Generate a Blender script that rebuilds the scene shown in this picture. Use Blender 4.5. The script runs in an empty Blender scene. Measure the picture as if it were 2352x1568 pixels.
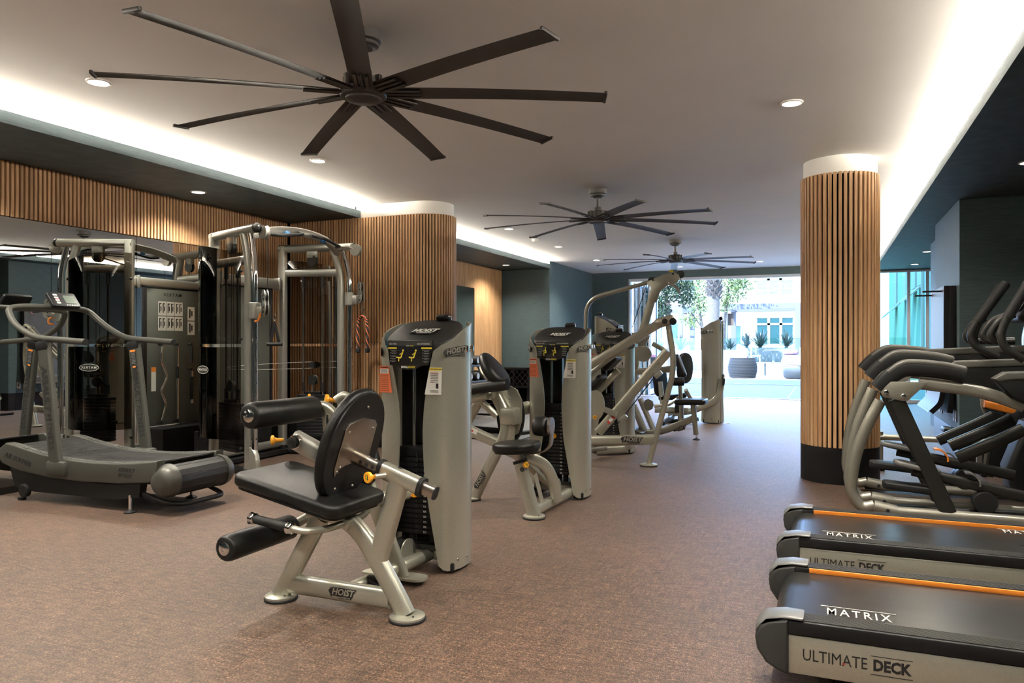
import bpy, bmesh, math, random
from mathutils import Vector, Matrix, Euler
random.seed(7)
PI = math.pi
SC = bpy.context.scene
COL = SC.collection

# ---------------------------------------------------------------- camera, sky, sun, exposure
cam = bpy.data.cameras.new('camera')
camo = bpy.data.objects.new('camera', cam); COL.objects.link(camo)
camo.location = (0, 0, 1.25)
camo.rotation_euler = (PI/2, 0, math.atan(722/1720))
cam.sensor_width = 36.0
cam.lens = 36.0*1720/2352
cam.shift_y = 2.0/2352
cam.clip_end = 300
SC.camera = camo
SC.view_settings.view_transform = 'Standard'
SC.view_settings.look = 'None'
SC.view_settings.exposure = 0.65
SC.view_settings.gamma = 1.0
SC.view_settings.use_curve_mapping = False

w = bpy.data.worlds.new('sky'); SC.world = w; w.use_nodes = True
nt = w.node_tree; nt.nodes.clear()
out = nt.nodes.new('ShaderNodeOutputWorld'); bg = nt.nodes.new('ShaderNodeBackground')
bg.inputs['Color'].default_value = (0.30, 0.53, 1.0, 1); bg.inputs['Strength'].default_value = 17.0
nt.links.new(bg.outputs[0], out.inputs[0])
sun = bpy.data.lights.new('sun', 'SUN'); sun.energy = 25; sun.angle = 0.009; sun.color = (.88, .94, 1)
suno = bpy.data.objects.new('sun', sun); COL.objects.link(suno)
suno.rotation_euler = (math.radians(38), 0, math.radians(-24))
suno.location = (-6, -10, 20)

# ---------------------------------------------------------------- helpers
def V(*a): return Vector(a if len(a) > 1 else a[0])
def lerp(a, b, t): return a+(b-a)*t

def setp(o, label=None, cat=None, group=None, kind=None):
    if label: o['label'] = label
    if cat: o['category'] = cat
    if group: o['group'] = group
    if kind: o['kind'] = kind
    return o

def empty(name, loc, label=None, cat=None, group=None, rz=0):
    o = bpy.data.objects.new(name, None); COL.objects.link(o)
    o.location = loc; o.rotation_euler = (0, 0, rz); o.empty_display_size = .1
    return setp(o, label, cat, group)

def copy_tree(o, parent=None):
    c = o.copy(); COL.objects.link(c); c.parent = parent
    for ch in list(o.children): copy_tree(ch, c)
    return c

def world_loc(o):
    p = Vector((0, 0, 0))
    while o is not None:
        p = p + o.location; o = o.parent
    return p

XF = [None]   # optional placement matrix for a sub-assembly being built
class MB:
    """collects polygons; build() links them as one mesh object"""
    def __init__(s): s.v = []; s.f = []
    def add(s, vs, fs):
        n = len(s.v); s.v += [tuple(p) for p in vs]; s.f += [tuple(i+n for i in f) for f in fs]; return s
    def addbm(s, bm, mtx=None):
        bm.verts.index_update()
        s.add([(mtx @ v.co if mtx else v.co) for v in bm.verts], [[v.index for v in f.verts] for f in bm.faces]); bm.free(); return s
    # axis-aligned (or rotated by Euler rot) box, optional bevel
    def box(s, c, size, bev=0, rot=None, seg=2):
        hx, hy, hz = [q/2 for q in size]
        m = Matrix.Translation(Vector(c))
        if rot is not None: m = m @ (rot.to_4x4() if isinstance(rot, Matrix) else Euler(rot).to_matrix().to_4x4())
        if bev <= 0:
            vs = [m @ Vector((x, y, z)) for x in (-hx, hx) for y in (-hy, hy) for z in (-hz, hz)]
            return s.add(vs, [(0, 1, 3, 2), (4, 6, 7, 5), (0, 4, 5, 1), (2, 3, 7, 6), (0, 2, 6, 4), (1, 5, 7, 3)])
        bm = bmesh.new(); bmesh.ops.create_cube(bm, size=1)
        for v in bm.verts: v.co = Vector((v.co.x*size[0], v.co.y*size[1], v.co.z*size[2]))
        bmesh.ops.bevel(bm, geom=bm.edges[:], offset=min(bev, min(size)*.49), segments=seg, profile=.5, affect='EDGES')
        return s.addbm(bm, m)
    def bb(s, a, b, bev=0):  # box from two corners
        return s.box([(a[i]+b[i])/2 for i in range(3)], [abs(a[i]-b[i]) for i in range(3)], bev)
    # sweep a closed 2D profile along a path; profile x axis stays close to 'side'
    def sweep(s, path, prof, side=None, caps=True, closed=False, scale=None):
        pts = [Vector(p) for p in path]; n = len(pts); k = len(prof)
        tang = []
        for i in range(n):
            if closed: t = pts[(i+1) % n]-pts[i-1]
            else: t = (pts[min(i+1, n-1)]-pts[max(i-1, 0)])
            tang.append(t.normalized())
        sd = Vector(side) if side is not None else (Vector((0, 0, 1)) if abs(tang[0].z) < .9 else Vector((1, 0, 0)))
        vs = []; prev = sd
        for i in range(n):
            t = tang[i]; ref = sd if side is not None else prev
            u = ref-t*ref.dot(t)
            if u.length < 1e-4: u = prev-t*prev.dot(t)
            u.normalize(); prev = u
            w_ = t.cross(u)
            q = scale[i] if scale else 1
            vs += [pts[i]+u*(a*q)+w_*(b*q) for a, b in prof]
        fs = []
        for i in range(n if closed else n-1):
            j = (i+1) % n
            for m in range(k):
                m2 = (m+1) % k
                fs.append((i*k+m, i*k+m2, j*k+m2, j*k+m))
        if caps and not closed:
            fs.append(tuple(range(k-1, -1, -1))); fs.append(tuple((n-1)*k+m for m in range(k)))
        return s.add(vs, fs)
    def tube(s, path, r, n=12, fil=0, fn=5, closed=False, scale=None):
        if fil: path = fillet(path, fil, fn)
        return s.sweep(path, circ(r, n), None, True, closed, scale)
    def oval(s, path, w_, h, side, fil=0, fn=6, n=16, p=3.2):  # superellipse section, w_ along side
        if fil: path = fillet(path, fil, fn)
        pr = []
        for i in range(n):
            a = 2*PI*(i+.5)/n; c, d = math.cos(a), math.sin(a)
            pr.append((w_/2*math.copysign(abs(c)**(2/p), c), h/2*math.copysign(abs(d)**(2/p), d)))
        return s.sweep(path, pr, side)
    def cyl(s, a, b, r, n=16, r2=None): 
        a = Vector(a); b = Vector(b)
        return s.sweep([a, b], circ(r, n), None, True, False, [1, (r2/r if r2 is not None else 1)])
    # revolve profile [(r, h)] about axis through c
    def lathe(s, c, axis, prof, n=24):
        ax = Vector(axis).normalized(); u = ax.orthogonal().normalized(); w_ = ax.cross(u); c = Vector(c)
        vs = []; k = len(prof)
        for i in range(n):
            a = 2*PI*i/n; d = u*math.cos(a)+w_*math.sin(a)
            vs += [c+d*max(r, 1e-4)+ax*h for r, h in prof]
        fs = []
        for i in range(n):
            j = (i+1) % n
            for m in range(k-1): fs.append((i*k+m, j*k+m, j*k+m+1, i*k+m+1))
        fs.append(tuple(i*k for i in range(n-1, -1, -1))); fs.append(tuple(i*k+k-1 for i in range(n)))
        return s.add(vs, fs)
    # polygon (2D) at origin o with axes u, v, extruded +-t/2 along u x v, rounded by inset e
    def plate(s, o, u, v, poly, t, e=0, seg=3):
        o = Vector(o); u = Vector(u).normalized(); v = Vector(v); v = (v-u*v.dot(u)).normalized(); nrm = u.cross(v)
        area = sum(poly[i-1][0]*poly[i][1]-poly[i][0]*poly[i-1][1] for i in range(len(poly)))
        if area < 0: poly = poly[::-1]
        k = len(poly)
        if e <= 0: rings = [(0, -t/2), (0, t/2)]
        else:
            e2 = min(e, t/2)
            rings = [(e*(1-math.sin(q*PI/2/seg)), -t/2+e2*(1-math.cos(q*PI/2/seg))) for q in range(seg+1)]
            rings += [(a, -b) for a, b in rings[::-1]]
        vs = []
        for ins, h in rings:
            for i in range(k):
                a = Vector(poly[i-1]); b = Vector(poly[i]); c = Vector(poly[(i+1) % k])
                d1 = (b-a).normalized(); d2 = (c-b).normalized()
                n1 = Vector((-d1.y, d1.x)); n2 = Vector((-d2.y, d2.x)); m = n1+n2
                m = m/max(m.length_squared, .3)*2 if m.length > 1e-6 else n1
                p = b+m*ins*1.0
                vs.append(o+u*p.x+v*p.y+nrm*h)
        fs = []
        for r in range(len(rings)-1):
            for i in range(k):
                j = (i+1) % k
                fs.append((r*k+i, r*k+j, (r+1)*k+j, (r+1)*k+i))
        fs.append(tuple(range(k-1, -1, -1))); L = (len(rings)-1)*k; fs.append(tuple(L+i for i in range(k)))
        return s.add(vs, fs)
    def sphere(s, c, r, n=12, sc=(1, 1, 1)):
        bm = bmesh.new(); bmesh.ops.create_uvsphere(bm, u_segments=n, v_segments=max(6, n//2+2), radius=r)
        return s.addbm(bm, Matrix.Translation(Vector(c)) @ Matrix.Diagonal((sc[0], sc[1], sc[2], 1)))
    def build(s, name, mat, parent=None, label=None, smooth=35, kind=None, base=None):
        me = bpy.data.meshes.new(name)
        if XF[0] is not None: s.v = [tuple(XF[0] @ Vector(p)) for p in s.v]
        off = base if base is not None else (world_loc(parent) if parent is not None else Vector((0, 0, 0)))
        me.from_pydata([(p[0]-off[0], p[1]-off[1], p[2]-off[2]) for p in s.v], [], s.f)
        if smooth: 
            me.shade_smooth(); me.set_sharp_from_angle(angle=math.radians(smooth))
        me.update(); me.validate()
        me.materials.append(mat)
        o = bpy.data.objects.new(name, me); COL.objects.link(o)
        if parent is not None: o.parent = parent
        if label: o['label'] = label
        if kind: o['kind'] = kind
        return o

def circ(r, n): return [(r*math.cos(2*PI*i/n), r*math.sin(2*PI*i/n)) for i in range(n)]
def rrect(w_, h, r, n=4, cx=0, cy=0):
    pts = []
    for (sx, sy, a0) in ((1, 1, 0), (-1, 1, PI/2), (-1, -1, PI), (1, -1, 1.5*PI)):
        for i in range(n+1):
            a = a0+PI/2*i/n
            pts.append((cx+sx*(w_/2-r)+r*math.cos(a), cy+sy*(h/2-r)+r*math.sin(a)))
    return pts
def ell(a, b, n=32, p=2, cx=0, cy=0):
    r = []
    for i in range(n):
        t = 2*PI*i/n; c, d = math.cos(t), math.sin(t)
        r.append((cx+a*math.copysign(abs(c)**(2/p), c), cy+b*math.copysign(abs(d)**(2/p), d)))
    return r
def fillet(path, r, n=5):
    P_ = [Vector(p) for p in path]; o = [P_[0]]
    for i in range(1, len(P_)-1):
        a, b, c = P_[i-1], P_[i], P_[i+1]
        d1 = (a-b); d2 = (c-b); l = min(r, d1.length*.48, d2.length*.48)
        p0 = b+d1.normalized()*l; p1 = b+d2.normalized()*l
        for k in range(n+1):
            t = k/n; o.append(p0*(1-t)**2+b*2*t*(1-t)+p1*t*t)
    o.append(P_[-1]); return o
def smoothpath(path, n=6):  # Catmull-Rom
    P_ = [Vector(p) for p in path]; o = []
    for i in range(len(P_)-1):
        a = P_[max(i-1, 0)]; b = P_[i]; c = P_[i+1]; d = P_[min(i+2, len(P_)-1)]
        for k in range(n):
            t = k/n
            o.append(.5*((2*b)+(c-a)*t+(2*a-5*b+4*c-d)*t*t+(3*b-a-3*c+d)*t**3))
    o.append(P_[-1]); return o

_txt = {}
def text_mesh(s, size, bold=0, shear=0, ext=.0006, spacing=1):
    key = (s, size, bold, shear, ext, spacing)
    if key in _txt: return _txt[key]
    cu = bpy.data.curves.new('lettering', 'FONT'); cu.body = s; cu.size = size; cu.offset = bold; cu.shear = shear
    cu.extrude = ext; cu.align_x = 'CENTER'; cu.align_y = 'CENTER'; cu.resolution_u = 2; cu.space_character = spacing
    o = bpy.data.objects.new('lettering_tmp', cu); COL.objects.link(o)
    dg = bpy.context.evaluated_depsgraph_get()
    me = bpy.data.meshes.new_from_object(o.evaluated_get(dg))
    bpy.data.objects.remove(o); me.materials.clear()
    vs = [v.co.copy() for v in me.vertices]; fs = [tuple(p.vertices) for p in me.polygons]
    bpy.data.meshes.remove(me)
    _txt[key] = (vs, fs); return _txt[key]
def text(mb, s, o, u, v, size, bold=0, shear=0, sx=1, ext=.0006, spacing=1):
    """flat lettering centred at o, reading along u, upright along v, added to mb"""
    vs, fs = text_mesh(s, size, bold, shear, ext, spacing)
    o = Vector(o); u = Vector(u).normalized(); v = Vector(v); v = (v-u*v.dot(u)).normalized(); n = u.cross(v)
    mb.add([o+u*(p.x*sx)+v*p.y+n*p.z for p in vs], fs)
    return mb

# ---------------------------------------------------------------- materials
def mk(name, col, rough=.5, metal=0, coat=0, var=0, vscale=6, bump=0, bscale=80, vstretch=(1, 1, 1), col2=None, spec=.5, emit=None, estr=0, trans=0, alpha=1, rvar=0):
    m = bpy.data.materials.new(name); m.use_nodes = True
    nt = m.node_tree; b = nt.nodes['Principled BSDF']; L = nt.links
    b.inputs['Base Color'].default_value = (*col, 1); b.inputs['Roughness'].default_value = rough
    b.inputs['Metallic'].default_value = metal; b.inputs['Coat Weight'].default_value = coat
    b.inputs['Coat Roughness'].default_value = .08
    b.inputs['Specular IOR Level'].default_value = spec
    if trans: b.inputs['Transmission Weight'].default_value = trans
    if alpha < 1: b.inputs['Alpha'].default_value = alpha
    if emit: b.inputs['Emission Color'].default_value = (*emit, 1); b.inputs['Emission Strength'].default_value = estr
    if var or bump or rvar:
        tc = nt.nodes.new('ShaderNodeTexCoord'); mp = nt.nodes.new('ShaderNodeMapping'); mp.inputs['Scale'].default_value = vstretch
        L.new(tc.outputs['Object'], mp.inputs['Vector'])
    if var or rvar:
        nz = nt.nodes.new('ShaderNodeTexNoise'); nz.inputs['Scale'].default_value = vscale; nz.inputs['Detail'].default_value = 4
        L.new(mp.outputs[0], nz.inputs['Vector'])
    if var:
        rp = nt.nodes.new('ShaderNodeValToRGB')
        c2 = col2 if col2 else tuple(q*(1-var) for q in col)
        rp.color_ramp.elements[0].position = .3; rp.color_ramp.elements[1].position = .7
        rp.color_ramp.elements[0].color = (*c2, 1); rp.color_ramp.elements[1].color = (*col, 1)
        L.new(nz.outputs['Fac'], rp.inputs[0]); L.new(rp.outputs[0], b.inputs['Base Color'])
    if rvar:
        mr = nt.nodes.new('ShaderNodeMapRange'); mr.inputs[3].default_value = max(.02, rough-rvar); mr.inputs[4].default_value = rough+rvar
        L.new(nz.outputs['Fac'], mr.inputs[0]); L.new(mr.outputs[0], b.inputs['Roughness'])
    if bump:
        n2 = nt.nodes.new('ShaderNodeTexNoise'); n2.inputs['Scale'].default_value = bscale; n2.inputs['Detail'].default_value = 3
        L.new(mp.outputs[0], n2.inputs['Vector'])
        bp = nt.nodes.new('ShaderNodeBump'); bp.inputs['Strength'].default_value = bump; bp.inputs['Distance'].default_value = .002
        L.new(n2.outputs['Fac'], bp.inputs['Height']); L.new(bp.outputs[0], b.inputs['Normal'])
    return m

def carpet_mat():
    """woven carpet tile: crossed fine threads, red-brown with pale, green and dark yarns, cloudy patches"""
    m = bpy.data.materials.new('carpet'); m.use_nodes = True; nt = m.node_tree; L = nt.links; b = nt.nodes['Principled BSDF']
    tc = nt.nodes.new('ShaderNodeTexCoord')
    def noise(sc, stretch, det=2, rough=.5):
        mp = nt.nodes.new('ShaderNodeMapping'); mp.inputs['Scale'].default_value = stretch; L.new(tc.outputs['Object'], mp.inputs[0])
        n = nt.nodes.new('ShaderNodeTexNoise'); n.inputs['Scale'].default_value = sc; n.inputs['Detail'].default_value = det; n.inputs['Roughness'].default_value = rough; L.new(mp.outputs[0], n.inputs[0]); return n
    def ramp(src, stops):
        r = nt.nodes.new('ShaderNodeValToRGB'); cr = r.color_ramp
        cr.elements[0].position, cr.elements[0].color = stops[0][0], (*stops[0][1], 1)
        cr.elements[1].position, cr.elements[1].color = stops[-1][0], (*stops[-1][1], 1)
        for q, c in stops[1:-1]: e = cr.elements.new(q); e.color = (*c, 1)
        L.new(src, r.inputs[0]); return r
    def mul(a, c, f=1):
        x = nt.nodes.new('ShaderNodeMixRGB'); x.blend_type = 'MULTIPLY'; x.inputs[0].default_value = f; L.new(a.outputs[0], x.inputs[1]); L.new(c.outputs[0], x.inputs[2]); return x
    n1 = noise(75, (1, 5, 1), 2); n2 = noise(75, (5, 1, 1), 2)
    mx = nt.nodes.new('ShaderNodeMath'); mx.operation = 'ADD'; L.new(n1.outputs[0], mx.inputs[0]); L.new(n2.outputs[0], mx.inputs[1])
    hf = nt.nodes.new('ShaderNodeMath'); hf.operation = 'MULTIPLY'; hf.inputs[1].default_value = .5; L.new(mx.outputs[0], hf.inputs[0])
    base = ramp(hf.outputs[0], [(.34, (.008, .006, .005)), (.46, (.047, .027, .021)), (.53, (.112, .067, .049)), (.66, (.275, .186, .130))])
    streak = ramp(noise(9, (1, 6, 1), 4, .65).outputs[0], [(.32, (.45, .45, .44)), (.52, (.95, .93, .92)), (.70, (1.35, 1.32, 1.28))])
    streak2 = ramp(noise(9, (6, 1, 1), 4, .65).outputs[0], [(.34, (.62, .62, .60)), (.66, (1.25, 1.22, 1.20))])
    yarn = ramp(noise(120, (1, 2.5, 1), 1).outputs[0], [(.40, (.75, 1.0, .72)), (.52, (1, .97, .95)), (.62, (1.22, .90, .92))])
    cloud = ramp(noise(1.3, (1, 1, 1), 3).outputs[0], [(.35, (.86, .87, .87)), (.65, (1.08, 1.05, 1.03))])
    c = mul(mul(mul(mul(base, streak), streak2), yarn), cloud)
    L.new(c.outputs[0], b.inputs['Base Color'])
    b.inputs['Roughness'].default_value = .55; b.inputs['Specular IOR Level'].default_value = .35
    b.inputs['Sheen Weight'].default_value = .10; b.inputs['Sheen Roughness'].default_value = .4
    bp = nt.nodes.new('ShaderNodeBump'); bp.inputs['Strength'].default_value = .3; bp.inputs['Distance'].default_value = .002
    L.new(hf.outputs[0], bp.inputs['Height']); L.new(bp.outputs[0], b.inputs['Normal'])
    return m

def wood_mat(name, c1, c2, c3):
    m = bpy.data.materials.new(name); m.use_nodes = True; nt = m.node_tree; L = nt.links; b = nt.nodes['Principled BSDF']
    tc = nt.nodes.new('ShaderNodeTexCoord'); oi = nt.nodes.new('ShaderNodeObjectInfo')
    ad = nt.nodes.new('ShaderNodeVectorMath'); ad.operation = 'ADD'
    ml = nt.nodes.new('ShaderNodeMath'); ml.operation = 'MULTIPLY'; ml.inputs[1].default_value = 37; L.new(oi.outputs['Random'], ml.inputs[0])
    cb = nt.nodes.new('ShaderNodeCombineXYZ'); 
    for i in range(3): L.new(ml.outputs[0], cb.inputs[i])
    L.new(tc.outputs['Object'], ad.inputs[0]); L.new(cb.outputs[0], ad.inputs[1])
    mp = nt.nodes.new('ShaderNodeMapping'); mp.inputs['Scale'].default_value = (60, 60, 2.2); L.new(ad.outputs[0], mp.inputs[0])
    n = nt.nodes.new('ShaderNodeTexNoise'); n.inputs['Scale'].default_value = 1; n.inputs['Detail'].default_value = 5; n.inputs['Distortion'].default_value = .6; L.new(mp.outputs[0], n.inputs[0])
    r = nt.nodes.new('ShaderNodeValToRGB'); cr = r.color_ramp
    cr.elements[0].position = .3; cr.elements[0].color = (*c1, 1); cr.elements[1].position = .72; cr.elements[1].color = (*c3, 1)
    e = cr.elements.new(.5); e.color = (*c2, 1); L.new(n.outputs[0], r.inputs[0])
    hs = nt.nodes.new('ShaderNodeHueSaturation'); mr = nt.nodes.new('ShaderNodeMapRange'); mr.inputs[3].default_value = .82; mr.inputs[4].default_value = 1.12
    L.new(oi.outputs['Random'], mr.inputs[0]); L.new(mr.outputs[0], hs.inputs['Value']); L.new(r.outputs[0], hs.inputs['Color'])
    L.new(hs.outputs[0], b.inputs['Base Color']); b.inputs['Roughness'].default_value = .5
    return m

def cloth_mat(name, c1, c2):   # grasscloth wallpaper: fine horizontal threads
    m = bpy.data.materials.new(name); m.use_nodes = True; nt = m.node_tree; L = nt.links; b = nt.nodes['Principled BSDF']
    tc = nt.nodes.new('ShaderNodeTexCoord'); mp = nt.nodes.new('ShaderNodeMapping'); mp.inputs['Scale'].default_value = (7, 7, 160); L.new(tc.outputs['Object'], mp.inputs[0])
    n = nt.nodes.new('ShaderNodeTexNoise'); n.inputs['Scale'].default_value = 1; n.inputs['Detail'].default_value = 3; L.new(mp.outputs[0], n.inputs[0])
    r = nt.nodes.new('ShaderNodeValToRGB'); r.color_ramp.elements[0].position = .3; r.color_ramp.elements[1].position = .7
    r.color_ramp.elements[0].color = (*c1, 1); r.color_ramp.elements[1].color = (*c2, 1); L.new(n.outputs[0], r.inputs[0]); L.new(r.outputs[0], b.inputs['Base Color'])
    b.inputs['Roughness'].default_value = .6; b.inputs['Specular IOR Level'].default_value = .4
    bp = nt.nodes.new('ShaderNodeBump'); bp.inputs['Strength'].default_value = .3; bp.inputs['Distance'].default_value = .001; L.new(n.outputs[0], bp.inputs['Height']); L.new(bp.outputs[0], b.inputs['Normal'])
    return m

def glass_mat(name, tint=(1, 1, 1), refl=.06, rough=0):
    """thin clear pane: mostly see-through with a fresnel mirror film"""
    m = bpy.data.materials.new(name); m.use_nodes = True; nt = m.node_tree; nt.nodes.clear(); L = nt.links
    o = nt.nodes.new('ShaderNodeOutputMaterial'); t = nt.nodes.new('ShaderNodeBsdfTransparent'); t.inputs[0].default_value = (*tint, 1)
    g = nt.nodes.new('ShaderNodeBsdfGlossy'); g.inputs['Roughness'].default_value = rough
    lw = nt.nodes.new('ShaderNodeFresnel'); lw.inputs[0].default_value = 1.5
    mx = nt.nodes.new('ShaderNodeMixShader'); L.new(lw.outputs[0], mx.inputs[0]); L.new(t.outputs[0], mx.inputs[1]); L.new(g.outputs[0], mx.inputs[2]); L.new(mx.outputs[0], o.inputs[0])
    return m

M = {}
M['carpet'] = carpet_mat()
M['ceiling'] = mk('ceiling_paint', (.84, .835, .82), .75, var=.04, vscale=1.5)
M['white'] = mk('white_paint', (.80, .78, .74), .7)
M['cloth'] = cloth_mat('teal_grasscloth', (.040, .066, .074), (.068, .102, .110))
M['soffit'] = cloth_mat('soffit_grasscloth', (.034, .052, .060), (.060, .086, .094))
M['felt'] = mk('black_felt', (.004, .0035, .0035), .95, spec=.1)
M['oak'] = wood_mat('oak_slat', (.37, .205, .095), (.52, .305, .150), (.62, .40, .215))
M['oakdull'] = wood_mat('oak_end_grain', (.55, .38, .22), (.62, .45, .27), (.70, .52, .33))
M['black'] = mk('black_satin', (.007, .007, .0075), .42, spec=.22, bump=.15, bscale=300)
M['blackgloss'] = mk('black_gloss_plastic', (.010, .010, .011), .22)
M['textured'] = mk('textured_black_plastic', (.011, .0105, .010), .42, spec=.26, bump=.5, bscale=420)
M['vinyl'] = mk('black_vinyl', (.006, .006, .006), .36, spec=.24, bump=.35, bscale=260)
M['rubber'] = mk('black_rubber', (.009, .009, .009), .6, spec=.25)
M['fan'] = mk('fan_bronze_black', (.030, .026, .024), .5, bump=.1, bscale=200)
M['silver'] = mk('champagne_silver_paint', (.525, .52, .435), .33, .76, coat=.15, var=.10, vscale=120)
M['silver2'] = mk('grey_silver_paint', (.42, .42, .375), .34, .75, coat=.3, var=.08, vscale=120)
M['steel'] = mk('brushed_steel', (.50, .46, .40), .3, 1, var=.12, vscale=40, vstretch=(.2, 3, 3))
M['chrome'] = mk('chrome', (.78, .78, .78), .07, 1)
M['graphite'] = mk('graphite_metal_paint', (.020, .020, .018), .36, .3, coat=.0, spec=.35, var=.06, vscale=100)
M['airgrey'] = mk('dark_grey_cast_metal', (.074, .074, .064), .40, .4, spec=.3, var=.08, vscale=90)
M['darkgrey'] = mk('dark_grey_plastic', (.030, .030, .029), .45, spec=.3)
M['midgrey'] = mk('mid_grey_plastic', (.11, .11, .105), .38)
M['greyp'] = mk('grey_panel', (.075, .080, .068), .5)
M['orange'] = mk('orange_paint', (.75, .23, .025), .4)
M['yellow'] = mk('amber_plastic', (.85, .36, .02), .35)
M['yel2'] = mk('yellow_print', (.85, .68, .05), .5)
M['red'] = mk('red_print', (.45, .03, .02), .5)
M['redorange'] = mk('warning_orange_print', (.75, .17, .06), .5)
M['paper'] = mk('white_print', (.72, .71, .66), .5)
M['ink'] = mk('black_print', (.012, .012, .012), .5)
M['greyink'] = mk('grey_print', (.25, .25, .25), .5)
M['blue'] = mk('blue_plastic', (.02, .13, .30), .35)
M['mirror'] = mk('mirror_silvering', (.86, .88, .86), .0, 1)
M['smoke'] = glass_mat('smoked_acrylic', (.50, .46, .42))
M['glass'] = glass_mat('clear_glass', (.86, .95, .93))
M['glassg'] = glass_mat('green_tinted_glass', (.55, .80, .76))
M['led'] = mk('led_strip', (1, 1, 1), .5, emit=(1, .91, .77), estr=390)
M['lamp'] = mk('lamp_lens', (1, 1, 1), .5, emit=(1, .90, .74), estr=14)
M['concrete'] = mk('pale_concrete', (.125, .118, .105), .9, spec=.05, var=.12, vscale=3)
M['stucco'] = mk('white_stucco', (.52, .505, .475), .9, var=.03, vscale=5, bump=.2, bscale=60)

# ---------------------------------------------------------------- the room
ZC, ZS, ZF = 2.90, 2.748, 2.835       # ceiling, soffit underside, fascia top
XL, XLS, XRS = -6.23, -5.17, 0.92     # left wall, left fascia, right fascia
YB, YP = 17.33, 7.60                  # back facade, pier face

def struct(name, mb, mat, label=None, smooth=0, parent=None):
    o = mb.build(name, mat, parent, label, smooth)
    if parent is None: o['kind'] = 'structure'
    return o

struct('floor', MB().bb((-6.6, -3.2, -.12), (4.4, YB, 0)), M['carpet'])
struct('ceiling', MB().bb((-6.6, -3.2, ZC), (4.4, YB+.15, ZC+.35)), M['ceiling'])
struct('added_upper_mass', MB().bb((-14, -3.2, ZC+.36), (9, YB+.3, 8.6)), M['stucco'])  # unseen mass added above the gym so its shadow covers the near patio
struct('wall_rear', MB().bb((-6.6, -3.4, 0), (4.4, -3.2, ZC)), M['cloth'])
struct('wall_right', MB().bb((4.2, -3.2, 0), (4.4, YB, ZC)), M['cloth'])
struct('wall_end_right', MB().bb((1.285, 9.04, 0), (4.2, 10.93, ZC)).bb((1.47, 10.93, 0), (4.2, 13.04, ZC)), M['cloth'])
struct('baseboard_end_right', MB().bb((1.275, 9.025, 0), (4.2, 9.045, .319)).bb((1.272, 9.03, 0), (1.287, 10.94, .319)), M['blackgloss'])

# soffits with their fascias and cove troughs
def soffit(name, x0, x1, y0, y1, edge, sgn):
    """panel x0..x1; fascia at x=edge; sgn = direction from fascia into the trough"""
    e = empty(name, (edge, (y0+y1)/2, ZS)); e['kind'] = 'structure'
    MB().bb((x0, y0, ZS), (x1, y1, ZS+.025)).build('panel', M['soffit'], e, smooth=0)
    MB().bb((edge, y0, ZS-.001), (edge+sgn*.015, y1, ZF)).build('fascia', M['soffit'], e, smooth=0)
    b = edge+sgn*.085
    far = x0 if sgn < 0 else x1
    MB().bb((b, y0, ZS+.025), (b+sgn*.02, y1, ZC)).build('cove_back', M['white'], e, smooth=0)
    MB().bb((edge+sgn*.022, y0+.02, ZF-.05), (edge+sgn*.075, y1-.02, ZF+.002)).build('cove_shelf', M['white'], e, smooth=0)
    MB().bb((edge+sgn*.042, y0+.04, ZF+.002), (edge+sgn*.070, y1-.04, ZF+.009)).build('light_strip', M['led'], e, 'glowing warm strip light hidden in the cove', smooth=0)
soffit('trim_1', XL-.02, XLS, -3.2, YP+.01, XLS, -1)
soffit('trim_2', XL-.02, XLS, 8.26, 14.3, XLS, -1)
soffit('trim_3', XRS, 4.21, -3.2, YB-.02, XRS, 1)

# wood slats: one mesh shared by alike pieces
def slat_mesh(name, z0, z1, w_=.0245, t=.026):
    mb = MB().box((0, 0, (z1-z0)/2), (w_, t, z1-z0), .0025, seg=1)
    me = bpy.data.meshes.new(name); me.from_pydata(mb.v, [], mb.f); me.materials.append(M['oak']); return me
def place(me, name, loc, rz, parent):
    o = bpy.data.objects.new(name, me); COL.objects.link(o); o.parent = parent
    o.location = Vector(loc)-world_loc(parent); o.rotation_euler = (0, 0, rz); return o
ZB, ZM, ZJ = .319, 2.292, 1.236      # slat foot, mirror head, joint between stacked panels
S_top = slat_mesh('slat_above_mirror', ZM, ZS); S_lo = slat_mesh('slat_lower', ZB, ZJ-.007); S_up = slat_mesh('slat_upper', ZJ+.007, ZS)

wl = MB().bb((XL-.15, -3.2, 0), (XL-.021, YB, ZC)).build('wall_left', M['felt'], smooth=0); wl['kind'] = 'structure'
PITCH = .0398; MEND = 6.223
k = 0
y = 1.62
while y < YP-.02:
    if y < MEND: place(S_top, 'slat', (XL-.008, y, ZM), PI/2, wl)
    else:
        place(S_lo, 'slat', (XL-.008, y, ZB), PI/2, wl); place(S_up, 'slat', (XL-.008, y, ZJ+.007), PI/2, wl)
    y += PITCH
MB().bb((XL-.014, MEND, 0), (XL+.004, YP, ZB)).build('plinth', M['black'], wl, smooth=0)
mb = MB()
yy = MEND+.014
while yy < YP-.02: mb.box((XL-.010, yy, ZJ), (.014, .024, .010)); yy += PITCH
mb.build('joint_block', M['oakdull'], wl, smooth=0, kind='stuff')

# mirror panes on the left wall
for i, (a, b) in enumerate(((-.2, 1.77), (1.775, 3.565), (3.57, 5.345), (5.35, MEND-.012))):
    m = MB().bb((XL-.014, a, .06), (XL-.006, b, ZM-.006), 0).build('mirror_pane', M['mirror'], wl, smooth=0)
MB().bb((XL-.016, -.2, 0), (XL+.002, MEND, .06)).build('mirror_channel', M['graphite'], wl, smooth=0)
for (a, b) in ((-3.2, -.21),):
    MB().bb((XL-.016, a, .0), (XL-.006, b, ZS)).build('panel', M['cloth'], wl, smooth=0)

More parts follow.
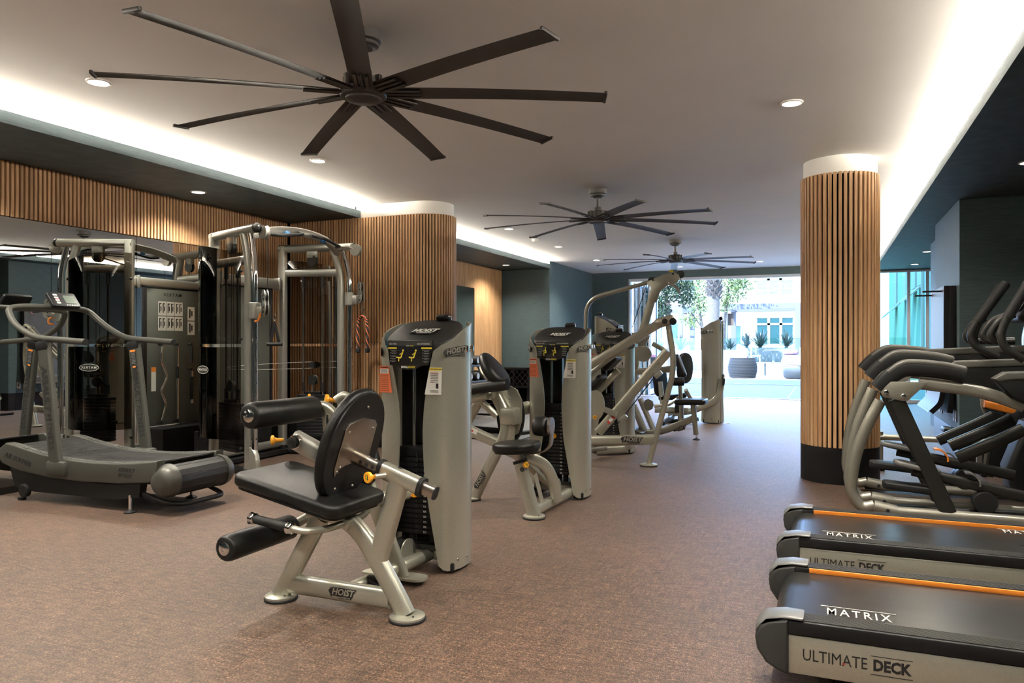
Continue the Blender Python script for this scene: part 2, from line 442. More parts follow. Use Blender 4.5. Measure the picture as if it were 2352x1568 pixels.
# pier with a round end between the two bays
PR, PCX, PCY = .33, -4.42, YP+.33
def pier_outline(off=0, back=True, n=26):
    r = PR-off; pts = [(XL+.0, YP+off), (PCX, YP+off)]
    for i in range(1, n): 
        a = -PI/2+PI*i/n; pts.append((PCX+r*math.cos(a), PCY+r*math.sin(a)))
    pts += [(PCX, PCY+r), (XL, PCY+r)]
    return pts
pier = MB().plate((0, 0, (ZB+ZS)/2), (1, 0, 0), (0, 1, 0), pier_outline(.022), ZS-ZB-.004).build('wall_pier', M['felt'], smooth=30); pier['kind'] = 'structure'
MB().plate((0, 0, ZB/2), (1, 0, 0), (0, 1, 0), pier_outline(.004), ZB).build('plinth', M['black'], pier, smooth=30)
MB().plate((0, 0, (ZS+ZC)/2), (1, 0, 0), (0, 1, 0), [(max(x, XLS-.07), y) for x, y in pier_outline(.026)], ZC-ZS).build('cap', M['white'], pier, smooth=30)
x = XL+.03
mbj = MB()
while x < PCX:
    place(S_lo, 'slat', (x, YP+.008, ZB), 0, pier); place(S_up, 'slat', (x, YP+.008, ZJ+.007), 0, pier)
    mbj.box((x, YP+.010, ZJ), (.024, .014, .010)); x += .0389
na = 27
for i in range(na):
    a = -PI/2+(PI*.93)*(i+.3)/na
    px, py = PCX+(PR-.008)*math.cos(a), PCY+(PR-.008)*math.sin(a)
    place(S_lo, 'slat', (px, py, ZB), a+PI/2, pier); place(S_up, 'slat', (px, py, ZJ+.007), a+PI/2, pier)
mbj.build('joint_block', M['oakdull'], pier, smooth=0, kind='stuff')

# round column on the right
CX, CY, CR = .112, 7.488, .335
colm = MB().cyl((CX, CY, 0), (CX, CY, ZS-.01), CR-.026, 48).build('column', M['felt'], smooth=30); colm['kind'] = 'structure'
MB().cyl((CX, CY, 0), (CX, CY, ZB), CR, 64).build('plinth', M['black'], colm, smooth=30)
MB().cyl((CX, CY, ZS-.015), (CX, CY, ZC), CR-.024, 64).build('cap', M['white'], colm, smooth=30)
S_col = slat_mesh('slat_column', ZB+.001, ZS, .0270, .026)
for i in range(48):
    a = 2*PI*i/48
    place(S_col, 'slat', (CX+(CR-.013)*math.cos(a), CY+(CR-.013)*math.sin(a), ZB+.001), a+PI/2, colm)

# second bay: mirrored wall framed by slats, cloth end wall, cloth side wall
mb = MB(); y = 8.30
while y < 14.28:
    if y < 12.98: mb.box((XL-.006, y, (ZM+ZS)/2), (.018, .027, ZS-ZM))
    else: mb.box((XL-.006, y, (ZB+ZS)/2), (.018, .027, ZS-ZB))
    y += PITCH
mb.build('slat_band', M['oak'], wl, smooth=0, kind='stuff')
for a, b in ((8.28, 9.84), (9.845, 11.40), (11.405, 12.96)):
    MB().bb((XL-.014, a, .32), (XL-.004, b, ZM-.004)).build('mirror_pane', M['mirror'], wl, smooth=0)
MB().bb((XL-.012, 8.26, 0), (XL+.004, 14.3, .32)).build('plinth', M['black'], wl, smooth=0)
struct('wall_bay_end', MB().bb((XL, 14.3, 0), (XLS-.005, YB, ZC)), M['cloth'])
struct('baseboard_bay_end', MB().bb((XL, 14.285, 0), (XLS, 14.302, .10)), M['black'])

# rubber floor of the free-weight bay: tiles proud of the carpet
rf = MB().bb((-6.2, 8.72, .001), (-3.58, 14.2, .006)).build('floor_rubber_bed', M['rubber'], smooth=0); rf['kind'] = 'structure'
for i in range(3):
    for j in range(5):
        x0 = -6.19+i*.87; y0 = 8.73+j*1.09
        MB().bb((x0, y0, .006), (x0+.862, y0+1.082, .014)).build('rubber_tile', mk('rubber_tile', (.045, .047, .048), .55, var=.25, vscale=8, bump=.3, bscale=120) if i+j == 0 else bpy.data.materials['rubber_tile'], rf, smooth=0)

# back facade: solid pier on the left, open doorway, glazed part on the right
struct('wall_back', MB().bb((XLS-.02, YB, 0), (-4.27, YB+.25, ZC)).bb((-4.27, YB, 2.735), (4.2, YB+.25, ZC)), M['cloth'])
WF = mk('pale_window_frame', (.55, .57, .60), .5)
dr = MB().bb((-4.27, YB-.01, 2.675), (.55, YB+.12, 2.735)).bb((-4.27, YB-.005, -.02), (.55, YB+.16, .012)).build('door_1', WF, smooth=0, label='wide doorway standing open to the patio'); dr['kind'] = 'structure'
MB().bb((-4.29, YB-.02, 0), (-4.25, YB+.14, 2.735)).build('jamb', WF, dr, smooth=0)
# folded glass door leaves parked at the left jamb
for i in range(4):
    x0 = -4.20+i*.115
    leaf = MB()
    for (a, b) in (((x0-.022, YB+.18, .02), (x0+.022, YB+.24, 2.66)), ((x0-.022, YB+1.02, .02), (x0+.022, YB+1.08, 2.66)), ((x0-.02, YB+.18, .02), (x0+.02, YB+1.08, .14)), ((x0-.02, YB+.18, 2.58), (x0+.02, YB+1.08, 2.66))): leaf.bb(a, b)
    lf = leaf.build('door_leaf', WF, dr, smooth=0)
    MB().bb((x0-.004, YB+.22, .12), (x0+.004, YB+1.04, 2.6)).build('pane', M['glassg'], lf, smooth=0)
# glazed part
gl = MB().bb((.55, YB, 2.70), (4.2, YB+.10, 2.735)).bb((.55, YB, 0), (4.2, YB+.1, .07)).build('window_1', WF, smooth=0, label='floor to ceiling glazing beside the slatted column'); gl['kind'] = 'structure'
MB().bb((.55, YB-.02, .955), (4.2, YB+.09, 1.03)).build('push_rail', WF, gl, smooth=0)
xs = [.60, 1.56, 1.90, 2.9, 4.1]
for q in xs: MB().bb((q-.03, YB, .07), (q+.03, YB+.1, 2.70)).build('mullion', M['darkgrey'] if False else WF, gl, smooth=0)
for a, b in zip(xs[:-1], xs[1:]):
    MB().bb((a+.03, YB+.045, .07), (b-.03, YB+.055, 2.70)).build('pane', M['glassg'], gl, smooth=0)

# ---------------------------------------------------------------- ceiling downlights
def downlight(x, y, z, label, power, group, blend=.9, angle=130):
    e = empty('downlight', (x, y, z), label, 'downlight', group)
    MB().lathe((x, y, z), (0, 0, -1), [(.075, 0), (.075, .006), (.062, .010), (.056, .002), (.056, -.03)], 24).build('trim_ring', M['white'], e)
    MB().cyl((x, y, z+.004), (x, y, z-.004), .055, 24).build('lens', M['lamp'], e)
    l = bpy.data.lights.new('downlight_lamp', 'SPOT'); l.energy = power; l.spot_size = math.radians(angle); l.spot_blend = blend; l.shadow_soft_size = .06; l.color = (1, .93, .82)
    lo = bpy.data.objects.new('downlight_lamp', l); COL.objects.link(lo); lo.parent = e; lo.location = (0, 0, -.02)
    return e
PW = 265
for y, lb in ((1.14, 'round ceiling downlight above the carpet left of the viewer'), (3.36, 'bright ceiling downlight by the fan blade tip at far left'), (5.58, 'ceiling downlight at the end of a near fan blade'),
              (10.01, 'ceiling downlight behind the left blades of the middle fan'), (12.2, 'ceiling downlight above the corner of the lit teal wall'), (14.49, 'ceiling downlight beside the left blades of the farthest fan')):
    downlight(-4.25, y, ZC, lb, PW, 'downlights along the left of the ceiling')
for y, lb in ((-1.0, 'ceiling downlight behind the viewer on the right'), (1.1, 'ceiling downlight above the viewer on the right'), (3.3, 'ceiling downlight over the nearer treadmill'), (5.5, 'square-looking ceiling downlight in front of the round column'), (9.9, 'ceiling downlight hidden behind the round column'), (12.1, 'second ceiling downlight behind the round column')):
    downlight(-.22, y, ZC, lb, PW, 'downlights along the right of the ceiling')
for x, y, lb in ((-2.25, -.6, 'ceiling downlight behind the viewer'), (-2.25, 1.2, 'ceiling downlight above the viewer'), (-2.256, 14.37, 'small ceiling downlight behind the farthest fan'), (-2.94, 16.45, 'small ceiling downlight near the doorway, left one'), (-1.25, 16.02, 'small ceiling downlight near the doorway, right one')):
    downlight(x, y, ZC, lb, PW, 'downlights on the middle line of the ceiling')
for x, y, lb in ((-5.75, 3.45, 'soffit downlight over the curved treadmill'), (-5.76, 5.66, 'soffit downlight shining on the slatted wall over the mirror'), (-5.71, 13.3, 'soffit downlight in the dark bay behind the pier'), (-5.72, 10.6, 'soffit downlight over the dumbbell bay'),
                 (1.55, 3.0, 'soffit downlight over the treadmill fronts'), (1.55, 5.2, 'soffit downlight over the farther treadmill'), (1.55, 7.4, 'soffit downlight over the exercise bikes'), (1.53, 14.01, 'soffit downlight beside the lit wall on the right'), (1.56, 16.18, 'soffit downlight over the right glazing')):
    downlight(x, y, ZS, lb, PW*(.65 if x < 0 else .28), 'downlights in the dark soffits', angle=140)
sm = MB().lathe((-4.295,11.184,2.9), (0, 0, -1), [(.055, -.001), (.055, .02), (.04, .045), (.01, .05)], 20).build('smoke_detector', M['white'])
setp(sm, 'white smoke detector on the ceiling at a fan blade tip', 'smoke detector')

# ---------------------------------------------------------------- ceiling fans
def ceiling_fan(x, y, a0, label):
    e = empty('ceiling_fan', (x, y, ZC), label, 'ceiling fan', 'large ceiling fans with nine blades')
    MB().lathe((x, y, ZC), (0, 0, -1), [(.095, 0), (.095, .05), (.088, .056), (.080, .058), (.080, .074), (.058, .080), (.05, .088), (.02, .09)], 32).build('canopy', M['fan'], e)
    MB().cyl((x, y, ZC-.08), (x, y, ZC-.22), .017, 16).build('downrod', M['fan'], e)
    mb = MB().lathe((x, y, ZC-.19), (0, 0, -1), [(.028, 0), (.034, .01), (.034, .035), (.055, .045), (.085, .055), (.085, .128)], 32)
    for i in range(9):
        a = 2*PI*i/9
        for j in range(3):
            b = a+(j-1)*.10
            mb.box((x+.094*math.cos(b), y+.094*math.sin(b), ZC-.285), (.03, .006, .095), rot=(0, 0, b))
    mb.build('motor_housing', M['fan'], e)
    MB().lathe((x, y, ZC-.318), (0, 0, -1), [(.125, 0), (.128, .012), (.120, .028), (.095, .032), (.095, .042), (.085, .046), (.02, .047)], 40).build('hub_disc', M['fan'], e)
    for i in range(9):
        a = math.radians(a0+40*i); ca, sa = math.cos(a), math.sin(a)
        path = []; 
        def pt(r, s_, dz): return (x+ca*r-sa*s_, y+sa*r+ca*s_, ZC+dz)
        # blade: thin cambered strip from r=.16 to 1.28, pitched, slightly drooping
        n = 14; vs = []; fs = []
        for k in range(n+1):
            t = k/n; r = .13+t*1.15; ch = .058*(1-.10*t)+.004; pitch = -math.radians(10-3*t); z = -.325-.030*t*t-.008*t
            prof = [(-ch, 0), (-ch*.4, .010), (ch*.4, .010), (ch, 0), (ch*.4, .003), (-ch*.4, .003)]
            for s_, h in prof: vs.append(pt(r, s_*math.cos(pitch)-h*math.sin(pitch), z+s_*math.sin(pitch)+h*math.cos(pitch)))
        for k in range(n):
            for m in range(6): fs.append((k*6+m, k*6+(m+1) % 6, (k+1)*6+(m+1) % 6, (k+1)*6+m))
        fs.append((5, 4, 3, 2, 1, 0)); fs.append(tuple(n*6+m for m in range(6)))
        bl = MB().add(vs, fs).build('blade', M['fan'], e, smooth=30)
        mb = MB()
        for q in (-.030, 0, .030):
            pa = []
            for k in range(4):
                r = .10+.21*k/3; pitch = -math.radians(10); pa.append(pt(r, q*math.cos(pitch), -.329+q*math.sin(pitch)-.002*k))
            mb.oval(pa, .020, .010, (-sa, ca, 0), n=8)
        mb.build('blade_bracket', M['fan'], bl)
        pitch = -math.radians(7)
        MB().box(pt(1.283, 0, -.361), (.016, .116, .018), .004, rot=Euler((pitch, 0, a)).to_matrix()).build('tip_cap', M['fan'], bl)
    return e
ceiling_fan(-2.275, 3.374, 20.5, 'dark ceiling fan nearest the viewer')
ceiling_fan(-2.276, 7.814, 24.0, 'dark ceiling fan in the middle of the row, beyond the pier')
ceiling_fan(-2.256, 12.206, 21.7, 'dark ceiling fan farthest back, near the open doorway')

# ---------------------------------------------------------------- selectorised strength machines
def hoist_logo(parent, o, u, v, wd, letters, name='logo_badge', n_off=.0015):
    """black outlined badge with slanted letters, width wd"""
    o = Vector(o); u = Vector(u).normalized(); v = Vector(v); v = (v-u*v.dot(u)).normalized(); n = u.cross(v)
    s = wd/4.9
    outline = [(-2.45, .05), (-1.95, .62), (-1.85, .35), (-1.7, .62), (2.45, .62), (2.30, .28), (1.95, -.02), (1.75, -.62), (1.45, -.92), (-.75, -.92), (-1.0, -.66), (-1.75, -.62), (-1.95, -.9), (-2.1, -.5)]
    b = MB().plate(o, u, v, [(x*s, y*s) for x, y in outline], .0016).build(name, M['ink'], parent, smooth=0)
    mb = MB(); text(mb, 'HOIST', o+n*.0018+u*(.05*s)+v*(-.02*s), u, v, 1.30*s, bold=.035*s, shear=.3, sx=1.02)
    text(mb, 'HOISTFITNESS.COM', o+n*.0018+u*(.25*s)+v*(-.76*s), u, v, .26*s, bold=.004*s)
    mb.build('lettering', letters, b, smooth=0)
    return b

def bolt(mb, o, n, r=.008):
    o = Vector(o); n = Vector(n).normalized()
    mb.lathe(o, n, [(r, 0), (r, .002), (r*.75, .006), (r*.3, .007)], 10)

def foot_disc(e, x, y, r=.078, name='foot_plate'):
    f = MB().lathe((x, y, .012), (0, 0, 1), [(r, 0), (r, .010), (r-.004, .013), (.03, .016)], 32).build(name, M['silver'], e)
    MB().lathe((x, y, 0), (0, 0, 1), [(r+.003, 0), (r+.004, .008), (r+.001, .013), (.02, .013)], 32).build('rubber_pad', M['rubber'], f)
    mb = MB(); bolt(mb, (x+r*.55, y-r*.3, .024), (0, 0, 1), .006); mb.build('bolt', M['darkgrey'], f)
    return f

def pull_knob(e, o, n, r=.026, tag='PULL'):
    """amber pop-pin knob facing n"""
    o = Vector(o); n = Vector(n).normalized()
    k = MB().lathe(o-n*.03, n, [(r*.35, -.03), (r*.4, .0), (r*.55, .012), (r*.95, .018), (r, .026), (r*.92, .032), (r*.5, .034)], 20).build('pull_knob', M['yellow'], e, 'round amber pull knob')
    u = Vector((0, 0, 1)).cross(n); u = u.normalized() if u.length > .1 else Vector((1, 0, 0)); v = n.cross(u)
    MB().plate(o+n*.0045, u+v*.35, v-u*.35, rrect(r*.62, r*1.05, r*.08, 2), .001).build('tag', M['ink'], k, smooth=0)
    mb = MB(); text(mb, tag, o+n*.0055, v-u*.35, -(u+v*.35), r*.5, bold=r*.01); mb.build('lettering', M['yel2'], k, smooth=0)
    return k

def cushion(e, name, o, u, v, poly, t, rnd=.02, mat='vinyl'):
    return MB().plate(o, u, v, poly, t, rnd, 5).build(name, M[mat], e, smooth=50)

def weight_tower(e, x, y, rz, rows, title_l, title_r, figures, weights, placard=True, z_scale=1.0):
    XF[0] = Matrix.Translation((x, y, 0)) @ Matrix.Rotation(rz, 4, 'Z') @ Matrix.Diagonal((1, 1, z_scale, 1))
    HW = ((0, .165), (.07, .156), (.32, .108), (.51, .075), (.744, .062), (.886, .070), (.97, .082), (1.10, .103), (1.22, .133), (1.4, .14))
    def hw(z):
        for (a, p), (b, q) in zip(HW[:-1], HW[1:]):
            if z <= b: return lerp(p, q, (z-a)/(b-a))
        return HW[-1][1]
    plan = [(None, -.134), (.172, -.128), (.205, -.112), (.230, -.080), (.243, -.035), (.247, .02), (.244, .08), (.230, .13), (.200, .155)]
    ztop = [1.215, 1.235, 1.250, 1.272, 1.300, 1.325, 1.345, 1.36, 1.365]
    for sg, off in ((1, 0), (-1, .018)):
        nz = 16; vs = []; k = len(plan)
        for layer in (0, 1):
            for i in range(nz+1):
                for j, (px, py) in enumerate(plan):
                    z0 = .018+(.03 if j == 0 else (.008 if j == 1 else 0)); z = lerp(z0, ztop[j]-(.012 if j == 0 else 0), i/nz)
                    xx = px if px is not None else hw(z)+off
                    if j == 1: xx = max(xx, lerp(hw(z)+off, .205, .55))
                    yy = py
                    if layer: xx -= .010 if j > 1 else 0; yy += .010 if j < 4 else (-.006 if j > 6 else 0)
                    vs.append((sg*xx, yy, z))
        A = (nz+1)*k; fs = []
        def q(a, b, c, d): fs.append((a, b, c, d) if sg > 0 else (d, c, b, a))
        for i in range(nz):
            for j in range(k-1):
                q(i*k+j, i*k+j+1, (i+1)*k+j+1, (i+1)*k+j)
                q(A+i*k+j+1, A+i*k+j, A+(i+1)*k+j, A+(i+1)*k+j+1)
            q(A+i*k, i*k, (i+1)*k, A+(i+1)*k); q(i*k+k-1, A+i*k+k-1, A+(i+1)*k+k-1, (i+1)*k+k-1)
        for j in range(k-1):
            q(A+j, A+j+1, j+1, j); q(nz*k+j, nz*k+j+1, A+nz*k+j+1, A+nz*k+j)
        sh = MB().add(vs, fs).build('tower_shell', M['silver'], e, smooth=60)
        mb = MB(); bolt(mb, (sg*.236, -.055, .07), (sg*.9, -.45, 0)); bolt(mb, (sg*.248, .03, .07), (sg, 0, 0)); mb.build('bolt', M['chrome'], sh)
        if sg > 0:
            mb = MB()
            for yk in (-.01, .05):
                mb.lathe((.247, yk, 1.215), (1, 0, 0), [(.008, -.01), (.008, .012), (.018, .014), (.021, .022), (.018, .030), (.006, .032)], 14)
            mb.build('towel_hook', M['chrome'], sh)
        hoist_logo(sh, (sg*.2315, -.079, 1.205), (sg*.50 if sg > 0 else .50, sg*.86 if sg > 0 else -.86, .16 if sg > 0 else -.16), (-.08*sg, -.12, 1), .15, M['silver'], 'side_logo')
        MB().box((sg*.19, .02, .035), (.08, .24, .05), .01).build('shell_foot', M['rubber'], sh)
    # lid: slanted black cap
    vs = []; n = 40
    lev = [(1.19, .95, 0), (1.225, 1.0, .3), (1.30, 1.0, 1), (1.306, .985, 1), (1.312, .95, 1)]
    for z, s_, tilt in lev:
        for (a, b) in ell(.212*s_, .140*s_, n, 3.0): vs.append((a+.002, b+.005, z+b*.50*tilt))
    fs = []
    for i in range(len(lev)-1):
        for j in range(n): fs.append((i*n+j, i*n+(j+1) % n, (i+1)*n+(j+1) % n, (i+1)*n+j))
    fs.append(tuple((len(lev)-1)*n+j for j in range(n)))
    lid = MB().add(vs, fs).build('lid', M['textured'], e, smooth=40)
    sl = Vector((0, 1, .5)).normalized()
    hoist_logo(lid, Vector((0, .0, 1.316)), (1, 0, 0), sl, .20, M['paper'], 'lid_logo')
    MB().box((.045, .150, 1.385), (.085, .05, .05), .012, rot=(.45, 0, 0)).build('rear_cover', M['blackgloss'], lid)
    # inside: liner, guide rods, stack
    MB().bb((-.205, .10, .1), (-.012, .112, 1.22)).build('liner', M['blackgloss'], e, smooth=0); MB().bb((.075, .10, .1), (.205, .112, 1.22)).build('liner', M['blackgloss'], e, smooth=0)
    MB().bb((-.17, -.10, 1.17), (.17, .11, 1.20)).build('crosshead', M['blackgloss'], e, smooth=0); MB().bb((-.17, -.07, .105), (.17, .09, .135)).build('stack_base', M['blackgloss'], e, smooth=0)
    MB().box((0, .01, .075), (.42, .10, .06), .012).build('tower_base', M['silver'], e)
    for q_ in (-.055, .060): MB().cyl((q_-.012, .0, .13), (q_-.012, .0, 1.18), .0105, 12).build('guide_rod', M['chrome'], e)
    for q_ in (-.075, .055): MB().cyl((q_, .0, .12), (q_, .0, .20), .022, 12).build('buffer', M['rubber'], e)
    zt = .185; nP = len(weights)
    for i, wv in enumerate(weights[::-1]):
        z = zt+i*.0284
        MB().bb((-.155, -.055, z), (.108, .05, z+.0255), .003).build('weight_plate', M['black'], e)
    mb = MB(); mh = MB()
    for i, wv in enumerate(weights[::-1]):
        z = zt+i*.0284+.0128
        text(mb, wv, (.033, -.0565, z), (1, 0, 0), (0, 0, 1), .0135, bold=.0003)
        mh.cyl((-.022, -.0548, z), (-.022, -.0562, z), .0052, 10)
    mb.build('weight_numbers', M['paper'], e, smooth=0); mh.build('pin_hole', M['ink'], e)
    ztop_ = zt+nP*.0284
    MB().bb((-.14, -.05, ztop_+.001), (.02, .05, ztop_+.055), .004).build('head_plate', M['black'], e)
    pk = zt+(nP-7)*.0284
    MB().lathe((-.022, -.058, pk), (0, -1, 0), [(.008, 0), (.008, .012), (.022, .014), (.024, .02), (.020, .026), (.006, .027)], 18).build('selector_pin', M['yellow'], e, 'amber selector pin in the stack')
    MB().tube(smoothpath([(-.022, -.075, pk), (-.010, -.085, pk+.05), (-.005, -.07, ztop_-.03), (-.02, -.052, ztop_+.03)], 6), .0035, 6).build('pin_cord', M['black'], e)
    # placard
    if placard:
        pp = [(-.150, 1.262), (.132, 1.262), (.128, 1.215), (.102, 1.125), (.060, 1.122), (.03, 1.106), (-.02, 1.098), (-.07, 1.106), (-.10, 1.122), (-.138, 1.125), (-.150, 1.215)]
        pl = MB().plate((0, -.140, 0), (1, 0, 0), (0, 0, 1), pp, .008, .002, 2).build('placard', M['blackgloss'], e)
        yf = -.1448; U, Z = (1, 0, 0), (0, 0, 1)
        MB().bb((-.147, yf-.0006, 1.232), (.129, yf, 1.258)).build('title_band', M['darkgrey'], pl, smooth=0)
        mb = MB(); text(mb, title_l, (-.115, yf-.001, 1.241), U, Z, .0105); text(mb, title_r, (.075, yf-.001, 1.241), U, Z, .0105)
        text(mb, 'DUAL', (-.043, yf-.001, 1.115), U, Z, .0165, bold=.0004); text(mb, 'DUAL', (-.022, yf-.001, 1.231), U, Z, .008)
        for sx in (-1, 1):
            for k in range(5): mb.bb((sx*.098-.035 if sx < 0 else .070, yf-.0008, 1.205-k*.0145), (sx*.098-.031 if sx < 0 else .074, yf, 1.208-k*.0145))
        mb.build('lettering', M['paper'], pl, smooth=0)
        mb = MB()
        for sx in (-1, 1):
            for k in range(5):
                for q_ in range(2):
                    L = (.03 if q_ else .036)-.002*k
                    x0 = -.126 if sx < 0 else .078
                    mb.bb((x0, yf-.0008, 1.2055-k*.0145-q_*.005), (x0+L, yf, 1.2075-k*.0145-q_*.005))
        mb.build('instruction_lines', M['greyink'], pl, smooth=0, kind='stuff')
        mb = MB(); text(mb, 'SERIES', (.002, yf-.001, 1.115), U, Z, .0165); text(mb, 'SERIES', (.003, yf-.001, 1.231), U, Z, .008)
        mb.bb((-.146, yf-.001, 1.214), (-.092, yf, 1.223)); mb.bb((.062, yf-.001, 1.214), (.127, yf, 1.223))
        for fx in (-.066, .014):
            for (ax, az, bx, bz, r) in figures: 
                mb.oval([(fx+ax, yf-.0006, 1.17+az), (fx+bx, yf-.0006, 1.17+bz)], r, .0012, (bz-az, 0, -(bx-ax)), n=8)
            hx, hz = figures[0][0], figures[0][1]
            mb.plate((fx+hx+.002, yf-.0004, 1.17+hz+.008), U, Z, ell(.005, .006, 12), .001)
        mb.build('figure_print', M['yel2'], pl, smooth=0, kind='stuff')
        # stickers on the shells
        def sticker(x0, x1, z0, z1, yy, skew, name):
            return MB().plate((0, yy, 0), U, Z, [(x0, z0), (x1+skew, z0), (x1, z1), (x0, z1)], .0012)
        yy = -.1365
        ws = sticker(-.207, -.150, .972, 1.120, yy, .022, 'w').build('warning_sticker', M['redorange'], e, smooth=0, label='orange warning sticker')
        MB().bb((-.204, yy-.0012, 1.078), (-.150, yy, 1.104)).build('print_white', M['paper'], ws, smooth=0)
        mb = MB(); text(mb, 'WARNING', (-.177, yy-.0016, 1.111), U, Z, .0105, bold=.0003)
        for k in range(13):
            z = 1.098-k*.0045 if k < 4 else 1.068-(k-4)*.0105
            mb.bb((-.201, yy-.0014, z-.0009), (-.158+.001*k, yy, z+.0009))
        mb.build('lettering', M['ink'], ws, smooth=0)
        ms = MB().plate((0, yy, 0), U, Z, [(.078, .968), (.180, .968), (.183, 1.114), (.108, 1.114)], .0012).build('instruction_sticker', M['paper'], e, smooth=0, label='white mobile instruction sticker')
        MB().plate((0, yy-.0006, 0), U, Z, [(.105, 1.098), (.182, 1.098), (.183, 1.113), (.108, 1.113)], .0012).build('title_strip', M['yel2'], ms, smooth=0)
        mb = MB(); text(mb, 'MOBILE INSTRUCTION', (.145, yy-.0016, 1.1055), U, Z, .0072, bold=.0002)
        for k in range(6): mb.bb((.115, yy-.0014, 1.079-k*.0088), (.162-.004*(k % 2), yy, 1.0815-k*.0088))
        for k in range(3): mb.bb((.112, yy-.0014, .990-k*.005), (.162, yy, .9915-k*.005))
        mb.plate((.155, yy-.001, 1.015), U, Z, rrect(.015, .028, .003, 2), .0006); mb.build('lettering', M['ink'], ms, smooth=0)
        mb = MB(); mb.bb((.115, yy-.0018, 1.0835), (.162, yy-.0008, 1.0865)); mb.bb((.112, yy-.0018, 1.0325), (.134, yy-.0008, 1.0345)); mb.build('red_lines', M['red'], ms, smooth=0)
    XF[0] = None

# ---- leg extension / leg curl machine, nearest
W15 = ['10', '20', '30', '40', '50', '60', '70', '85', '100', '115', '135', '155', '175', '195', '215']
le = empty('leg_extension_machine', (-2.09, 3.25, 0), 'silver leg extension machine with round padded rollers, nearest the viewer', 'gym machine')
sit = [(.012, .028, .0, -.004, .008), (0, -.004, -.026, -.002, .008), (-.026, -.002, -.030, -.0, .006), (-.012, -.004, -.014, -.024, .006), (.004, .02, -.008, .012, .005)]
weight_tower(le, -2.085, 3.695, 0, 0, 'LEG CURL', 'LEG EXTENSION', sit, W15)
yF = 2.93
foot_disc(le, -2.452, yF, .076); foot_disc(le, -1.742, yF, .080)
MB().oval([(-2.42, yF, .085), (-1.83, yF, .085)], .05, .092, (0, 1, 0)).build('base_rail', M['silver'], le)
hoist_logo(le, (-2.075, yF-.0265, .088), (1, 0, 0), (0, 0, 1), .155, M['silver'], 'base_logo')
MB().oval([(-2.455, yF, .02), (-2.215, yF, .42)], .055, .090, (0, 1, 0)).build('front_leg', M['silver'], le)
MB().oval(smoothpath([(-1.748, yF, .02), (-1.80, yF, .105), (-1.874, yF, .215), (-1.946, yF, .32), (-2.01, yF, .385), (-2.08, yF, .425), (-2.17, yF, .447), (-2.28, yF, .458)], 6), .06, .088, (0, 1, 0)).build('rear_leg', M['silver'], le)
MB().oval([(-1.905, yF, .225), (-1.778, yF, .635)], .058, .095, (0, 1, 0)).build('upright', M['silver'], le)
bd = Vector((.387, 0, -.125)).normalized(); bu = Vector((.125, 0, .387)).normalized()
sl0 = Vector((-2.035, yF, .722))
bar = MB().oval([sl0, sl0+bd*.46], .042, .060, (0, 1, 0)).build('backrest_slide', M['steel'], le, 'brushed steel slide bar with numbered holes')
MB().oval([sl0+bd*.455, sl0+bd*.463], .043, .061, (0, 1, 0)).build('end_plug', M['rubber'], bar)
mb = MB()
for k in range(4): mb.cyl(sl0+bd*(.06+k*.034)+Vector((0, -.0205, -.004)), sl0+bd*(.06+k*.034)+Vector((0, -.0225, -.004)), .0095, 14)
mb.build('pin_hole', M['ink'], bar)
mb = MB(); nrm = bd.cross(Vector((0, 1, 0)))
for k, ch in enumerate('12'): text(mb, ch, sl0+bd*(.085+k*.04)+bu*.0308, bd, (0, 1, 0), .022)
mb.build('lettering', M['paper'], bar, smooth=0)
slv = MB().oval([sl0+bd*.175, sl0+bd*.375], .062, .080, (0, 1, 0)).build('slide_sleeve', M['silver'], le)
MB().oval([sl0+bd*.155, sl0+bd*.175], .070, .088, (0, 1, 0)).oval([sl0+bd*.375, sl0+bd*.395], .070, .088, (0, 1, 0)).build('collar', M['rubber'], slv)
mb = MB(); mb.lathe(sl0+bd*.255+bu*.0402, bu, [(.012, 0), (.012, .0006), (.002, .0008)], 16); mb.build('slot', M['ink'], slv)
MB().cyl(sl0+bd*.205+Vector((0, -.03, -.01)), sl0+bd*.20+Vector((-.02, -.075, -.012)), .013, 12).build('pin_housing', M['silver'], slv)
pull_knob(le, sl0+bd*.195+Vector((-.035, -.105, -.014)), (-.3, -1, .05))
# backrest: oval cushion across the machine, normal to the slide bar
bc = sl0+bu*.045-bd*.030
def oval_pad(a, b, n=44): 
    return [(x*(1-.16*(1-abs(y)/b if y < 0 else 0)**2*0+.0), y) for x, y in ell(a, b, n, 2.15)]
br = cushion(le, 'backrest', bc, (0, 1, 0), bu, oval_pad(.222, .275), .050, .022)
bp_ = MB().plate(bc+bd*.028, (0, 1, 0), bu, oval_pad(.207, .262), .008).build('back_board', M['black'], br, smooth=30)
MB().plate(bc+bd*.035, (0, 1, 0), bu, [(-.115, -.13), (-.10, -.10), (-.06, -.085), (0, -.078), (.06, -.085), (.11, -.12), (.13, -.09), (.125, .10), (.10, .125), (0, .145), (-.10, .125), (-.125, .10), (-.13, -.09)], .008, .002, 2).build('mount_plate', M['steel'], br, 'bronze-toned steel mounting plate')
mb = MB()
for a, b in ((-.095, .085), (.095, .085), (-.095, -.085), (.095, -.085), (-.11, -.105), (0, .2), (.05, -.2), (-.09, -.19)): bolt(mb, bc+bd*.039+Vector((0, a, 0))+bu*b, bd, .0075)
mb.build('bolt', M['steel'], br)
